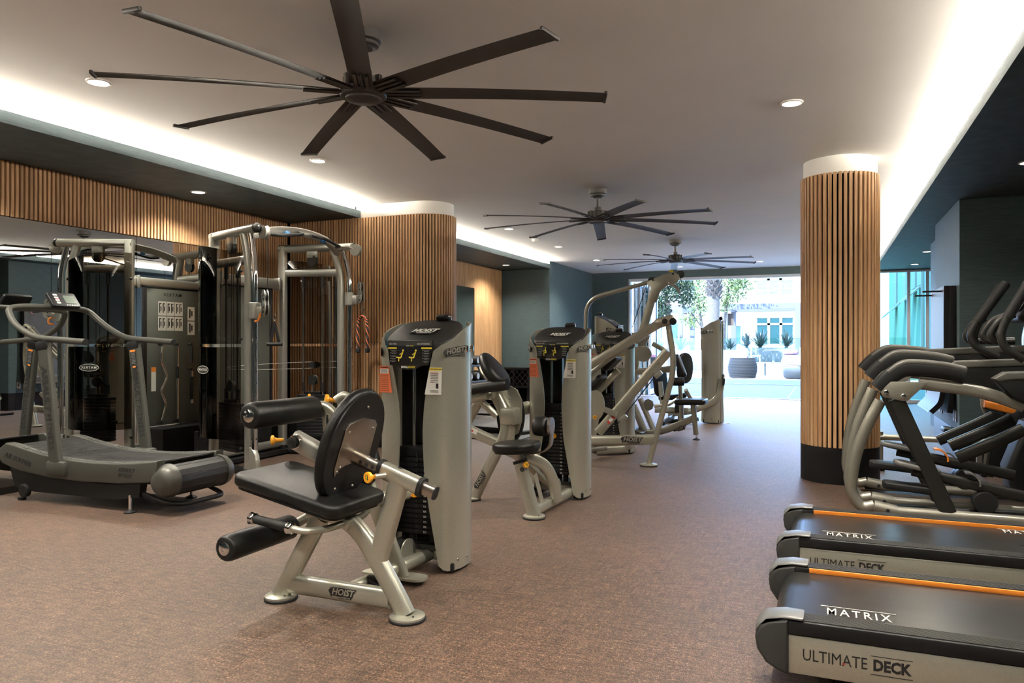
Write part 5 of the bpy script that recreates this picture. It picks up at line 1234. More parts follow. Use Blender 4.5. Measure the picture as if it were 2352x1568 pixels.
M['belt'] = mk('treadmill_belt', (.011, .011, .010), .30, spec=.30, rvar=.06, vscale=2, vstretch=(.4, 3, 3))
M['belttext'] = mk('worn_belt_print', (.55, .55, .50), .6, var=.35, vscale=90)
treadmill(2.878, 'treadmill with orange edge strip, nearest, at the lower right corner')
treadmill(4.125, 'treadmill with orange edge strip, second, in front of the ellipticals')

# ---------------------------------------------------------------- ellipticals
M['taupe'] = mk('taupe_grey_metal', (.25, .24, .20), .32, .45, coat=.4, var=.06, vscale=90)
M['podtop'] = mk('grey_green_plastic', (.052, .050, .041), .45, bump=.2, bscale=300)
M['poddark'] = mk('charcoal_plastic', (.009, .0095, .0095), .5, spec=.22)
def elliptical(label, dy, far=True):
    """dy shifts the machine across the row"""
    e = empty('elliptical', (1.0, 6.15+dy, 0), label, 'elliptical', 'ellipticals beside the round column')
    D = Vector((0, dy, 0))
    def S(p): return Vector(p)+D
    sides = [0, .34] if far else [0]
    for k, oy in enumerate(sides):
        O = Vector((0, oy, 0))
        path = [S((.205, 5.97, .03))+O, S((0.16,5.97,0.161))+O, S((0.186,5.97,0.41))+O, S((0.264,5.97,0.641))+O, S((0.357,5.97,0.832))+O]
        lift = (Vector((-.03, 0, .065)) if k else Vector((0, 0, 0))) + (Vector((-.05, 0, .10)) if dy else Vector((0, 0, 0)))
        path = [S((0.317,5.97,0.08))+O]+[S((.235, 5.97, .055))+O]+[p+lift*t_ for p, t_ in zip(path[1:], (.1, .35, .7, 1))]
        MB().tube(fillet(path, .13, 6), .040, 16).build('rear_arch', M['taupe'], e)
        j0 = S((.345, 5.97, .062))+O; j1 = S((.46, 5.97, .050))+O
        jt = MB().tube([j0-Vector((.03, 0, -.012)), j1], .043, 18).build('joint_collar', M['taupe'], e)
        MB().lathe((j0+j1)/2+Vector((0, -.042, 0)), (0, -1, 0), [(.013, 0), (.013, .002), (.002, .002)], 14).build('joint_bolt', M['ink'], jt)
        MB().tube([j1, S((1.55, 5.97, .048))+O], .037, 16).build('floor_tube', M['taupe'], e)
        # bolted corner plate and cover
        O = O+lift
        bp = MB().plate(S((0, 5.925, 0))+O, (1, 0, 0), (0, 0, 1), [((0.351,5.925,0.906)[0], (0.351,5.925,0.906)[2]), ((0.418,5.925,0.973)[0], (0.418,5.925,0.973)[2]), ((0.654,5.925,0.974)[0], (0.654,5.925,0.974)[2]), ((0.527,5.925,0.84)[0], (0.527,5.925,0.84)[2]), ((0.5,5.925,0.836)[0], (0.5,5.925,0.836)[2]), ((0.371,5.925,0.863)[0], (0.371,5.925,0.863)[2])], .012, .003, 2).build('corner_plate', M['taupe'], e)
        for b_ in ((0.39,5.917,0.895), (0.499,5.917,0.871)): mb = MB(); bolt(mb, S(b_)+O, (0, -1, 0), .018); mb.build('bolt', M['chrome'], bp)
        cvp = [S((0.34,5.97,0.916))+O, S((0.407,5.97,0.995))+O, S((0.496,5.97,1.058))+O, S((0.599,5.97,1.066))+O, S((0.76,5.97,1.05))+O, S((0.878,5.97,1.022))+O]
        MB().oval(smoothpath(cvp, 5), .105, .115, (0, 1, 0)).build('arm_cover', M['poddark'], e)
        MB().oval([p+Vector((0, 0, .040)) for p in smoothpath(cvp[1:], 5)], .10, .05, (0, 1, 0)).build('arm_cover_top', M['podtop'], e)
        MB().oval([S((0.599,5.97,0.962))+O, S((0.968,5.97,0.919))+O, S((1.224,5.97,0.823))+O], .07, .085, (0, 1, 0), .2).build('arm_rail', M['taupe'], e)
        # long side pod
        px0 = .82+.22*(1-k) if not dy else .74+.1*k; pz = 1.0 if not dy else 1.045
        pod = [(px0, pz), (px0+.07, pz+.045), (px0+1.0, pz+.085), (px0+1.0, pz-.20), (px0+.20, pz-.17), (px0+.10, pz-.12)]
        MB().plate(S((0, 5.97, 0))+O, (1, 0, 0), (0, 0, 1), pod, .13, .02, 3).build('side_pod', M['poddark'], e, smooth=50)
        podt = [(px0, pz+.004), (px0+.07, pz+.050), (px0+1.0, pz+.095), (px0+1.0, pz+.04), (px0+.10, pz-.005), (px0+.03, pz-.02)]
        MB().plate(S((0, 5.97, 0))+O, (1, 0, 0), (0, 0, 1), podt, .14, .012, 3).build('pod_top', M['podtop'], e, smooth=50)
        # dark strut to the floor
        O = O-lift
        MB().oval([S((0.457,5.97,0.85))+O, S((0.781,5.97,0.064))+O], .06, .105, (0, 1, 0), n=12, p=5).build('strut', M['graphite'], e)
        # pedal arm, pedal tray and toe cup
        h_ = 0 if k == 0 else .13
        a0, a1, cf = (S((0.563,6.02,0.338)), S((1.235,6.02,0.206)), .52) if k == 0 else (S((0.493,6.36,0.429)), S((1.246,6.36,0.293)), .36)
        cl = (a1-a0).length*cf
        MB().oval([a0, a1], .055, .075, (0, 1, 0)).build('pedal_arm', M['graphite'], e)
        ad = (a1-a0).normalized()
        tr_ = MB().plate(a0+ad*.03+Vector((0, 0, .035)), ad, (0, 1, 0), rrect(.30, .15, .05, 4), .035, .012, 3).build('pedal_tray', M['midgrey'], e)
        MB().plate(a0+ad*.03+Vector((0, 0, .05)), ad, (0, 1, 0), rrect(.24, .10, .04, 4), .012).build('tread', M['darkgrey'], tr_)
        MB().sweep([a0+ad*(cl+.062*math.cos(t_*.22-.2))+Vector((0, 0, .015+.062*math.sin(t_*.22-.2))) for t_ in range(11)], [(-.05, -.005), (.05, -.005), (.05, .005), (-.05, .005)], (0, 1, 0)).build('toe_cup', M['orange'] if k else M['midgrey'], e)
        MB().plate(a0+Vector((-.02, 0, -.12)), (1, 0, -.08), (0, 1, 0), rrect(.34, .15, .04, 4), .05, .012, 3).build('step_plate', M['poddark'], e)
        MB().oval([S((0.854,6.1,0.434))+O+Vector((0, 0, h_*.3)), S((1.119,6.1,0.574))+O+Vector((0, 0, h_*.3)), S((1.251,6.1,0.655))+O+Vector((0, 0, h_*.3))], .055, .085, (0, 1, 0), .2).build('link_arm', M['graphite'], e)
        MB().lathe(a0+ad*.45+Vector((0, -.05, -.10)), (0, 1, 0), [(.07, 0), (.075, .01), (.075, .09), (.07, .10)], 24).build('crank_hub', M['poddark'], e)
        # moving handle
        hp_ = [S((1.159,6.1,1.142))+O*.9, S((1.007,6.1,1.22))+O*.9, S((0.976,6.1,1.296))+O*.9, S((1.007,6.1,1.378))+O*.9, S((1.208,6.1,1.685))+O*.9] if k else [S((1.21,5.9,1.134)), S((1.102,5.9,1.209)), S((1.075,5.9,1.291)), S((1.104,5.9,1.39)), S((1.266,5.9,1.699))]
        sm_ = fillet(hp_, .10, 6)
        ha = MB().tube(sm_, .027, 14).build('moving_handle', M['graphite'], e)
        MB().tube([lerp(hp_[3], hp_[4], .08), lerp(hp_[3], hp_[4], .97)], .033, 14).build('grip_sleeve', M['rubber'], ha)
        sg_ = [S((1.176,6,1.259))+O*.8, S((1.062,6,1.256))+O*.8, S((1.032,6,1.304))+O*.8, S((1.09,6,1.407))+O*.8, S((1.176,6,1.439))+O*.8]
        MB().tube(fillet(sg_, .06, 6), .025, 12).build('fixed_handle', M['graphite'], e)
    # drive housing, mast and console
    yc = 6.14+dy
    MB().plate((0, yc, 0), (1, 0, 0), (0, 0, 1), [(1.35, .05), (1.32, .25), (1.45, .62), (1.65, .70), (1.95, .60), (2.1, .3), (2.1, .05)], .30, .04, 3).build('drive_housing', M['poddark'], e)
    MB().oval([(1.62, yc, .60), (1.50, yc, 1.30), (1.58, yc, 1.52)], .16, .12, (0, 1, 0), .2).build('mast', M['silver'], e)
    cs = MB().plate((1.50, yc, 1.57), (0, 1, 0), (.50, 0, .85), rrect(.46, .36, .06, 4), .08, .025, 3).build('console', M['black'], e)
    MB().plate((1.455, yc, 1.595), (0, 1, 0), (.50, 0, .85), rrect(.34, .22, .01, 2), .01).build('screen', M['blackgloss'], cs)
    MB().oval([(1.66, yc-.28, .045), (1.66, yc+.28, .045)], .09, .07, (1, 0, 0)).build('front_foot', M['poddark'], e)
    MB().oval([(.30, yc-.15, .05), (1.6, yc-.0, .06)], .08, .07, (0, 1, 0)).build('centre_beam', M['poddark'], e)
    return e
elliptical('dark elliptical with silver rear arches, nearer one in front of the column', 0)
elliptical('dark elliptical with one silver rear arch against the round column', 1.0, far=False)

# ---- upright bike behind the ellipticals: saddle on a silver rail, orange-collared housing
sb = empty('exercise_bike', (1.4, 8.2, 0), 'low bike with black saddle and orange collared housing behind the ellipticals', 'exercise bike')
MB().tube([(0.452,8.35,0.301), (1.425,8.35,0.303)], .030, 14).build('frame_rail', M['silver'], sb)
for x in (.50, 1.35): MB().oval([(x, 8.35, .02), (x, 8.35, .36)], .05, .05, (1, 0, 0)).build('rail_leg', M['silver'], sb)
for x in (.50, 1.35): MB().oval([(x, 8.1, .022), (x, 8.6, .022)], .05, .044, (1, 0, 0)).build('floor_bar', M['black'], sb)
sdl = [(-.17, .05), (-.16, .085), (-.05, .08), (.06, .05), (.16, .02), (.18, 0), (.16, -.02), (.06, -.05), (-.05, -.08), (-.16, -.085), (-.17, -.05)]
s0 = cushion(sb, 'saddle', (1.173,8.1,0.418), (1, 0, -.08), (0, 1, 0), [(x, y*1.2) for x, y in sdl], .05, .02)
MB().plate(Vector((1.187,8.1,0.366)), (1, 0, 0), (0, 0, 1), [(-.13, .02), (.12, .02), (.06, -.06), (-.08, -.06)], .11, .02, 2).build('saddle_shell', M['poddark'], s0)
MB().oval([(1.201,8.1,0.338), (1.23,8.1,0.177), (1.18, 8.15, .10)], .06, .05, (0, 1, 0)).build('seat_post', M['poddark'], sb)
MB().plate((0, 8.3, 0), (1, 0, 0), (0, 0, 1), [((1.367,8.3,0.629)[0], (1.367,8.3,0.629)[2]), ((1.64,8.3,0.56)[0], (1.64,8.3,0.56)[2]), ((1.64,8.3,0.01)[0], .05), ((1.389,8.3,-0.008)[0], .05), ((1.434,8.3,0.367)[0], (1.434,8.3,0.367)[2]), ((1.449,8.3,0.483)[0], (1.449,8.3,0.483)[2])], .16, .02, 3).build('housing', M['poddark'], sb)
MB().plate((0, 8.3, 0), (1, 0, 0), (0, 0, 1), [((1.374,8.3,0.703)[0], (1.374,8.3,0.703)[2]), ((1.627,8.3,0.646)[0], (1.627,8.3,0.646)[2]), ((1.627,8.3,0.572)[0], (1.627,8.3,0.572)[2]), ((1.371,8.3,0.637)[0], (1.371,8.3,0.637)[2])], .17, .015, 3).build('orange_collar', M['orange'], sb)
MB().tube([(1.367,8.3,0.716), (1.371,8.3,0.621), (1.449,8.3,0.491), (1.417,8.3,0.325), (1.389,8.3,0.054)], .018, 10, .05).build('housing_trim', M['silver'], sb)
MB().lathe((1.72, 8.21, .42), (0, 1, 0), [(.20, 0), (.24, .02), (.24, .16), (.20, .18)], 32).build('flywheel_cover', M['blackgloss'], sb)

# ---------------------------------------------------------------- hanging exercise mats, switch plates
for k, (x0, lb) in enumerate(((1.198, 'grey exercise mat hanging from pegs, outer one, on the lit right wall'), (1.255, 'grey exercise mat hanging closest to the lit right wall'))):
    pts = [(x0, 1.86), (x0-.002, 1.5), (x0-.004, 1.0), (x0-.01-.02*(1-k), .76), (x0-.06*(1-k)-.015*k, .60), (x0-.15*(1-k)-.03*k, .49)]
    path = smoothpath([(a, 9.80, b) for a, b in pts], 6)
    mt = MB().sweep(path, [(-.55, -.026), (.55, -.026), (.55, .026), (-.55, .026)], (0, 1, 0)).build('exercise_mat', M['black'])
    setp(mt, lb, 'exercise mat', 'exercise mats hanging on the right wall')
    fc = MB().sweep([Vector(p)+Vector((-.0285, 0, 0)) for p in path], [(-.545, -.001), (.545, -.001), (.545, .001), (-.545, .001)], (0, 1, 0)).build('face_sheet', mk('grey_mat_vinyl', (.055, .055, .062), .45, var=.15, vscale=14) if k == 0 else bpy.data.materials['grey_mat_vinyl'], mt)
    for y_ in (9.40, 10.20):
        MB().lathe((x0-.031, y_, 1.81), (-1, 0, 0), [(.022, 0), (.022, .003), (.012, .003)], 18).build('eyelet', mk('pink_eyelet', (.7, .25, .25), .4) if (k == 0 and y_ < 10) else bpy.data.materials['pink_eyelet'], mt)
for i, (y_, lb) in enumerate(((9.40, 'black wall peg nearer the corner holding the mats'), (10.20, 'black wall peg farther from the corner holding the mats'))):
    o = MB().cyl((1.29, y_, 1.81), (.98, y_, 1.81), .010, 10).lathe((1.284, y_, 1.81), (-1, 0, 0), [(.03, 0), (.03, .006), (.01, .008)], 16).build('wall_peg', M['black']); setp(o, lb, 'wall peg')
for i, (y_, lb) in enumerate(((9.22, 'chrome socket plate low on the lit wall, first from the corner'), (9.34, 'chrome socket plate low on the lit wall, second from the corner'), (10.30, 'chrome socket plate low on the lit wall, third from the corner'), (10.46, 'chrome socket plate low on the lit wall, farthest from the corner'))):
    o = MB().bb((1.272, y_-.035, .40), (1.286, y_+.035, .52), .004).build('socket_plate', M['steel']); setp(o, lb, 'socket plate', 'socket plates on the right wall')
    MB().bb((1.270, y_-.012, .43), (1.273, y_+.012, .49)).build('socket', M['ink'], o, smooth=0)

# ---------------------------------------------------------------- free-weight bay: dumbbells on a rack, lattice rack, bench
rk = empty('dumbbell_rack', (-4.9, 10.3, 0), 'dark two tier dumbbell rack in the bay behind the pier', 'rack')
for z, xo in ((.72, 0), (.96, .12)):
    MB().bb((-5.45-xo, 9.5, z-.100), (-5.02-xo, 11.6, z-.072), .004).build('shelf', M['graphite'], rk)
for y_ in (9.55, 11.55):
    MB().oval([(-5.0, y_, .02), (-5.55, y_, 1.0)], .05, .07, (0, 1, 0)).build('rack_leg', M['silver2'], rk)
    MB().oval([(-4.95, y_, .025), (-5.75, y_, .025)], .05, .05, (0, 1, 0)).build('rack_foot', M['graphite'], rk)
    MB().oval([(-5.70, y_, .03), (-5.56, y_, .95)], .05, .05, (0, 1, 0)).build('rack_leg', M['silver2'], rk)
M['dbend'] = mk('pale_dumbbell_cap', (.30, .34, .40), .35)
n_ = 0
names = ['first', 'second', 'third', 'fourth', 'fifth', 'sixth', 'seventh', 'eighth']
for (z, xo, row) in ((.72, 0, 'lower'), (.96, .12, 'upper')):
    for k in range(8):
        y_ = 9.68+k*.25; x = -5.22-xo; r = .068
        d = empty('dumbbell', (x, y_, z), 'black dumbbell, %s from the near end of the %s rack shelf' % (names[k], row), 'dumbbell', 'dumbbells on the rack')
        for sx in (-1, 1):
            h = MB().lathe((x+sx*.06, y_, z), (sx, 0, 0), [(.05, 0), (r, .012), (r, .09), (.055, .10), (.004, .1)], 18).build('head', M['rubber'], d)
            MB().lathe((x+sx*.1605, y_, z), (sx, 0, 0), [(.048, -.002), (.046, .002), (.004, .002)], 18).build('end_disc', M['dbend'], h)
        MB().cyl((x-.065, y_, z), (x+.065, y_, z), .016, 10).build('handle', M['chrome'], d)
lt = empty('lattice_rack', (-5.7, 14.1, 0), 'low black storage rack with crossed wire front on the end wall', 'rack')
MB().bb((-6.18, 14.0, 0), (-5.2, 14.27, .04)).build('base_shelf', M['black'], lt, smooth=0)
MB().bb((-6.18, 14.0, .70), (-5.2, 14.27, .74)).build('top_shelf', M['black'], lt, smooth=0)
MB().bb((-6.18, 14.25, .04), (-5.2, 14.27, .70)).build('back_sheet', M['felt'], lt, smooth=0)
MB().bb((-6.18, 14.0, .33), (-5.2, 14.27, .36)).build('mid_shelf', M['black'], lt, smooth=0)
for x in (-6.17, -5.85, -5.53, -5.21): MB().bb((x-.012, 14.0, 0), (x+.012, 14.03, .74)).build('upright', M['black'], lt, smooth=0)
for i in range(9):
    x = -6.15+i*.118
    MB().cyl((x, 13.995, .37), (min(x+.30, -5.2), 13.995, .37+min(.30, -5.2-x)*1.07), .004, 6).build('wire', M['graphite'], lt); MB().cyl((x, 13.992, .69), (min(x+.30, -5.2), 13.992, .69-min(.30, -5.2-x)*1.07), .004, 6).build('wire', M['graphite'], lt)
bn = empty('weight_bench', (-4.3, 9.6, 0), 'dark adjustable bench on the rubber floor behind the arm curl machine', 'bench')
MB().oval([(-4.9, 9.55, .05), (-3.75, 9.25, .05)], .07, .06, (0, 0, 1)).build('base_beam', M['graphite'], bn)
MB().oval([(-4.75, 9.5, .06), (-4.45, 9.42, .42)], .06, .07, (.3, 1, 0)).build('bench_leg', M['graphite'], bn)
MB().oval([(-3.95, 9.3, .06), (-4.25, 9.38, .40)], .06, .07, (.3, 1, 0)).build('bench_leg', M['graphite'], bn)
for x, y_ in ((-4.88, 9.54), (-3.78, 9.26)): MB().oval([(x-.08, y_-.25, .03), (x+.08, y_+.25, .03)], .06, .06, (1, 0, 0)).build('floor_foot', M['graphite'], bn)
cushion(bn, 'bench_pad', (-4.35, 9.40, .45), (.97, -.25, 0), (.25, .97, 0), rrect(1.05, .28, .05, 4), .06, .02)

# ---------------------------------------------------------------- the courtyard outside
M['mint'] = mk('mint_stucco', (.035, .075, .05), .9, var=.04, vscale=4)
M['tealshade'] = mk('teal_wall_shade', (.004, .016, .014), .6)  # colour of the mint wall in shadow, painted in
M['winglass'] = mk('teal_window_glass', (.012, .035, .035), .12)
M['blind'] = mk('window_blind', (.04, .05, .042), .7)
M['wicker1'] = mk('charcoal_wicker', (.010, .011, .0115), .8, bump=.4, bscale=60)
M['wicker2'] = mk('sand_wicker', (.12, .10, .08), .8, bump=.4, bscale=60)
M['pouf'] = mk('slate_cushion', (.014, .018, .019), .8)
M['bark'] = mk('palm_bark', (.06, .05, .038), .9, var=.3, vscale=14)
M['boot'] = mk('palm_boot', (.042, .028, .019), .9, var=.4, vscale=20)
M['leafl'] = mk('pale_leaf', (.085, .12, .025), .6, var=.35, vscale=3)
M['leafd'] = mk('dark_leaf', (.016, .036, .006), .6, var=.45, vscale=3)
M['agave'] = mk('agave_leaf', (.020, .038, .028), .5, var=.3, vscale=9)
M['woodb'] = mk('wooden_blind', (.05, .03, .016), .7, var=.3, vscale=20)

pt = MB().bb((-26, YB+.02, -.15), (16, 23.3, -.004)).build('floor_patio', M['concrete'], smooth=0); pt['kind'] = 'structure'
dk = MB().bb((-26, 23.3, -.15), (16, 53, .150)).build('floor_terrace', mk('white_terrace_paving', (.40, .40, .39), .9, spec=.05, var=.08, vscale=2), smooth=0); dk['kind'] = 'structure'
for i in range(46):
    x = -13+i*.36
    MB().bb((x, 23.292, .005), (x+.22, 23.301, .03)).build('drain_slot', M['stucco'], dk, smooth=0)
for i in range(5):
    MB().bb((-8+i*2.4, YB+.1, -.004), (-7.985+i*2.4, 23.3, -.001)).build('paving_joint', M['midgrey'], pt, smooth=0)
# white house
YH = 52.5
hs = empty('white_house', (2.5, YH, 0), 'white two storey house across the courtyard', 'building')
MB().bb((-24, YH, 0), (3.5, YH+4, 6.6)).build('facade', M['stucco'], hs, smooth=0)
def win(x0, x1, z0, z1, cols, rows, blind=False):
    f = MB(); t = .10
    f.bb((x0-t, YH-.06, z0-t), (x1+t, YH+.02, z0)); f.bb((x0-t, YH-.06, z1), (x1+t, YH+.02, z1+t)); f.bb((x0-t, YH-.06, z0), (x0, YH+.02, z1)); f.bb((x1, YH-.06, z0), (x1+t, YH+.02, z1))
    cw = (x1-x0)/cols
    for i in range(1, cols): f.bb((x0+i*cw-.09, YH-.06, z0), (x0+i*cw+.09, YH+.02, z1))
    for r in rows: f.bb((x0, YH-.06, z0+r-.07), (x1, YH+.02, z0+r+.07))
    fo = f.build('window', mk('window_frame_mint', (.10, .13, .12), .6) if 'window_frame_mint' not in bpy.data.materials else bpy.data.materials['window_frame_mint'], hs, smooth=0)
    edges = [0]+list(rows)+[z1-z0]
    for i in range(cols):
        for a, b in zip(edges[:-1], edges[1:]):
            MB().bb((x0+i*cw+.03, YH-.02, z0+a+.03), (x0+(i+1)*cw-.03, YH-.005, z0+b-.03)).build('pane', M['blind'] if blind else M['winglass'], fo, smooth=0)
            if blind:
                mb = MB(); k = z0+a+.08
                while k < z0+b-.05: mb.bb((x0+i*cw+.05, YH-.03, k), (x0+(i+1)*cw-.05, YH-.02, k+.02)); k += .09
                mb.build('blind_slats', M['stucco'], fo, smooth=0, kind='stuff')
wa = (-4.295,52.5,4.423); wb = (-2.031,52.5,6.57); win(wa[0], wb[0], wa[2], wb[2], 3, [1.0], True)
wa = (-4.295,52.5,1.134); wb = (-2.004,52.5,2.88); win(wa[0], wb[0], wa[2], wb[2], 3, [wb[2]-wa[2]-.42])
wa = (-5.641,52.5,1.132); wb = (-5.302,52.5,2.365); win(wa[0], wb[0], wa[2], wb[2], 1, [])
wa = (-10.036,52.5,1.128); wb = (-9.373,52.5,2.581); win(wa[0], wb[0], wa[2], wb[2], 1, [])
MB().bb((-24, YH-.25, 3.55), (-3.0, YH, 3.75)).build('string_course', M['stucco'], hs, smooth=0)
# pergolas
def pergola(x0, x1, y, label, wood):
    p = empty('pergola', ((x0+x1)/2, y, .15), label, 'pergola', 'white pergolas in the courtyard')
    zt = (-4.287,42,3.034)[2]
    for x in (x0, x1):
        for yy in (y, y+4): MB().bb((x-.14, yy, .15), (x+.14, yy+.28, zt)).build('post', M['pergw'], p, smooth=0)
    for yy in (y, y+4): MB().bb((x0-.14, yy, zt), (x1+.14, yy+.28, zt+.3)).build('beam', M['pergw'], p, smooth=0)
    for x in (x0, x1): MB().bb((x-.13, y+.28, zt+.02), (x+.13, y+4, zt+.28)).build('side_beam', M['pergw'], p, smooth=0)
    for k in range(8): MB().bb((x0+.14, y+.5+k*.45, zt+.08), (x1-.14, y+.6+k*.45, zt+.22)).build('rafter', M['pergw'], p, smooth=0)
    for (a, b, c, d) in wood: MB().bb((a, y+.35, c), (b, y+.40, d)).build('wooden_blind', M['woodb'], p, smooth=0)
M['pergw'] = mk('pergola_white', (.05, .05, .055), .7)
pa_ = (-5.083,42,2.338); pb_ = (-1.368,42,2.3)
pergola(pa_[0], pb_[0], 42, 'white pergola in front of the house windows, right one', [((-4.991,42,2.81)[0], (-4.672,42,2.805)[0], (-4.991,42,2.172)[2], (-4.991,42,2.834)[2])])
pc_ = (-9.502,42,2.384); pd_ = (-7.498,42,2.363)
pergola(pc_[0], pd_[0], 42, 'white pergola behind the dark hanging tree, left one', [])
o = empty('roll_blind', (-7.405,44,2.285), 'woven wooden blind between the two pergolas', 'blind')
for k in range(12):
    a = (-7.73,44,2.288); b = (-7.106,44,2.963); z = lerp(a[2], b[2], k/12)
    MB().bb((a[0], 44, z), (b[0], 44.03, z+(b[2]-a[2])/12*.85)).build('slat', M['woodb'], o, smooth=0)
o = MB().bb((-7.755,44,1.073), Vector((-7.057,44,1.502))+Vector((0, .3, 0))).build('lattice_planter', M['woodb']); setp(o, 'brown slatted planter under the woven blind', 'planter')
# agaves and planters
def agave(x, y, z, s, label, n=34):
    e = empty('agave', (x, y, z), label, 'plant', 'spiky agaves in the courtyard'); mb = MB(); rnd = random.Random(int(x*100)+int(y*10))
    for i in range(n):
        a = rnd.uniform(0, 2*PI); el = rnd.uniform(.5, 1.45); L = s*rnd.uniform(.7, 1.05); dr = Vector((math.cos(a), math.sin(a), 0)); up = Vector((0, 0, 1)); sd_ = Vector((-math.sin(a), math.cos(a), 0))
        p0 = Vector((x, y, z)); pts = []
        for k in range(5):
            t = k/4; r = L*t; bend = -.14*L*t*t*math.cos(el)
            pts.append(p0+dr*(r*math.cos(el))+up*(r*math.sin(el)+bend))
        wd = [.5, .9, .75, .45, .02]; vs = []
        for k in range(5):
            w_ = s*.05*wd[k]; vs += [pts[k]-sd_*w_+up*w_*.4, pts[k], pts[k]+sd_*w_+up*w_*.4]
        fs = []
        for k in range(4): fs += [(k*3, k*3+1, k*3+4, k*3+3), (k*3+1, k*3+2, k*3+5, k*3+4)]
        mb.add(vs, fs)
    mb.build('leaves', M['agave'], e, smooth=0, kind='stuff')
    MB().lathe((x, y, z-.04), (0, 0, 1), [(s*.10, 0), (s*.08, .08), (s*.02, .14)], 10).build('core', M['agave'], e)
def planter(a, b, label, mat='stucco'):
    e = empty('planter', ((a[0]+b[0])/2, (a[1]+b[1])/2, min(a[2], b[2])), label, 'planter')
    MB().bb(a, b, .02).build('body', M[mat], e); MB().bb((a[0]+.08, a[1]+.08, b[2]-.02), (b[0]-.08, b[1]-.08, b[2]+.01)).build('soil', M['boot'], e, smooth=0)
pl0 = (-4.16,43.5,0.947); pl1 = (-1.439,43.5,0.954)
planter((pl0[0], 43.5, .15), (pl1[0]+1.5, 44.6, pl0[2]), 'long pale grey planter wall carrying three agaves', 'concrete')
for px_, lb in ((1715, 'agave on the long planter, leftmost one'), (1746, 'tallest agave in the middle of the long planter'), (1806, 'agave at the right end of the long planter')):
    q_ = (-4.137,44,0.956) if px_ == 1715 else ((-3.414,44,0.958) if px_ == 1746 else (-2.04,44,0.961)); agave(q_[0], 44.0, q_[2], 1.1 if px_ != 1746 else 1.25, lb)
a_ = (-3.921,31,0.13); b_ = (-3.181,31,0.938); planter((a_[0], 31, .15), (b_[0], 32.6, b_[2]), 'white square planter box behind the leg press tower')
agave((-3.658,31.8,1)[0], 31.8, b_[2], .72, 'agave in the white square planter')
a_ = (-5.648,30,-0.208); b_ = (-4.677,30,0.907); planter((a_[0], 30, .15), (b_[0], 31.5, b_[2]), 'white planter seen through the gaps of the press machine')
agave((-5.481,30.7,0.967)[0], 30.7, b_[2], .85, 'agave in the planter behind the press machine'); agave((-6.314,30.7,0.892)[0], 30.7, b_[2]-.05, .7, 'agave low behind the slanted press beams')
# wicker seats, table, pouf, cushions
def wicker(x, y, z, w_, h, mat, label, n=18):
    e = empty('wicker_chair', (x, y, z), label, 'chair')
    for k in range(n):
        t = k/(n-1); r = w_/2*(.78+.22*math.sin(PI*(.15+t*.75))); zz_ = z+.03+h*t
        ring = [(x+r*math.cos(2*PI*i/28), y+r*.9*math.sin(2*PI*i/28), zz_+.02*math.sin(i*PI)) for i in range(28)]
        MB().sweep(ring, circ(h/n*.56, 6), (0, 0, 1), False, True).build('woven_ring', M[mat], e)
    MB().lathe((x, y, z+.0), (0, 0, 1), [(w_*.38, 0), (w_*.40, h*.6), (w_*.30, h*.62)], 20).build('inner_shell', M['felt'] if mat == 'wicker1' else M[mat], e)
    return e
zt_ = .15
c1 = (-2.389,23.907,0.155); wicker(c1[0], 24.1, zt_, .86, .58, 'wicker1', 'dark woven basket chair on the terrace edge')
o = MB().box((c1[0]-.05, 24.15, .78), (.42, .30, .16), .07).build('cushion', mk('patterned_cushion', (.35, .10, .12), .8, var=.9, vscale=14, col2=(.05, .08, .20))); setp(o, 'patterned cushion on the dark woven chair', 'cushion')
wx = (-1.147,26.5,0.324); wicker(wx[0]+.25, 26.5, zt_, 1.0, .62, 'wicker2', 'pale woven basket chair at the right of the terrace')
o = MB().box((wx[0]+.05, 26.4, .92), (.5, .28, .16), .07).build('cushion', bpy.data.materials['patterned_cushion']); setp(o, 'red and blue cushion on the pale woven chair', 'cushion')
wp = (-0.924,24.2,0.13); o = empty('pouf', (wp[0]+.1, 24.2, zt_), 'slate blue round pouf at the terrace edge', 'pouf')
MB().lathe((wp[0]+.15, 24.2, zt_), (0, 0, 1), [(.36, .0), (.43, .05), (.44, .22), (.41, .31), (.30, .34), (.02, .345)], 32).build('seat', M['pouf'], o, smooth=60)
o2 = MB().sphere((wp[0]+.22, 24.3, .675), .18, 16, (1, .5, .9)).build('cushion', M['stucco']); setp(o2, 'round white cushion standing on the slate pouf', 'cushion')
tb = (-1.809,25.2,0.109); o = empty('patio_table', (tb[0], 25.2, zt_), 'low grey pedestal table between the woven chairs', 'table')
MB().bb((tb[0]-.46, 24.9, .58), (tb[0]+.46, 25.5, .61), .006).build('table_top', M['concrete'], o); MB().cyl((tb[0], 25.2, zt_), (tb[0], 25.2, .58), .03, 12).build('pedestal', M['midgrey'], o); MB().cyl((tb[0], 25.2, zt_), (tb[0], 25.2, zt_+.02), .26, 24).build('foot', M['midgrey'], o)
dtx = (-2.351,38,0.33)
o = empty('dining_table', (dtx[0], 38, zt_), 'small dark table before the long planter', 'table'); MB().bb((dtx[0]-.4, 37.6, .86), (dtx[0]+.6, 38.4, .90)).build('table_top', M['midgrey'], o); MB().bb((dtx[0]-.05, 37.95, zt_), (dtx[0]+.05, 38.05, .86)).build('leg', M['midgrey'], o)
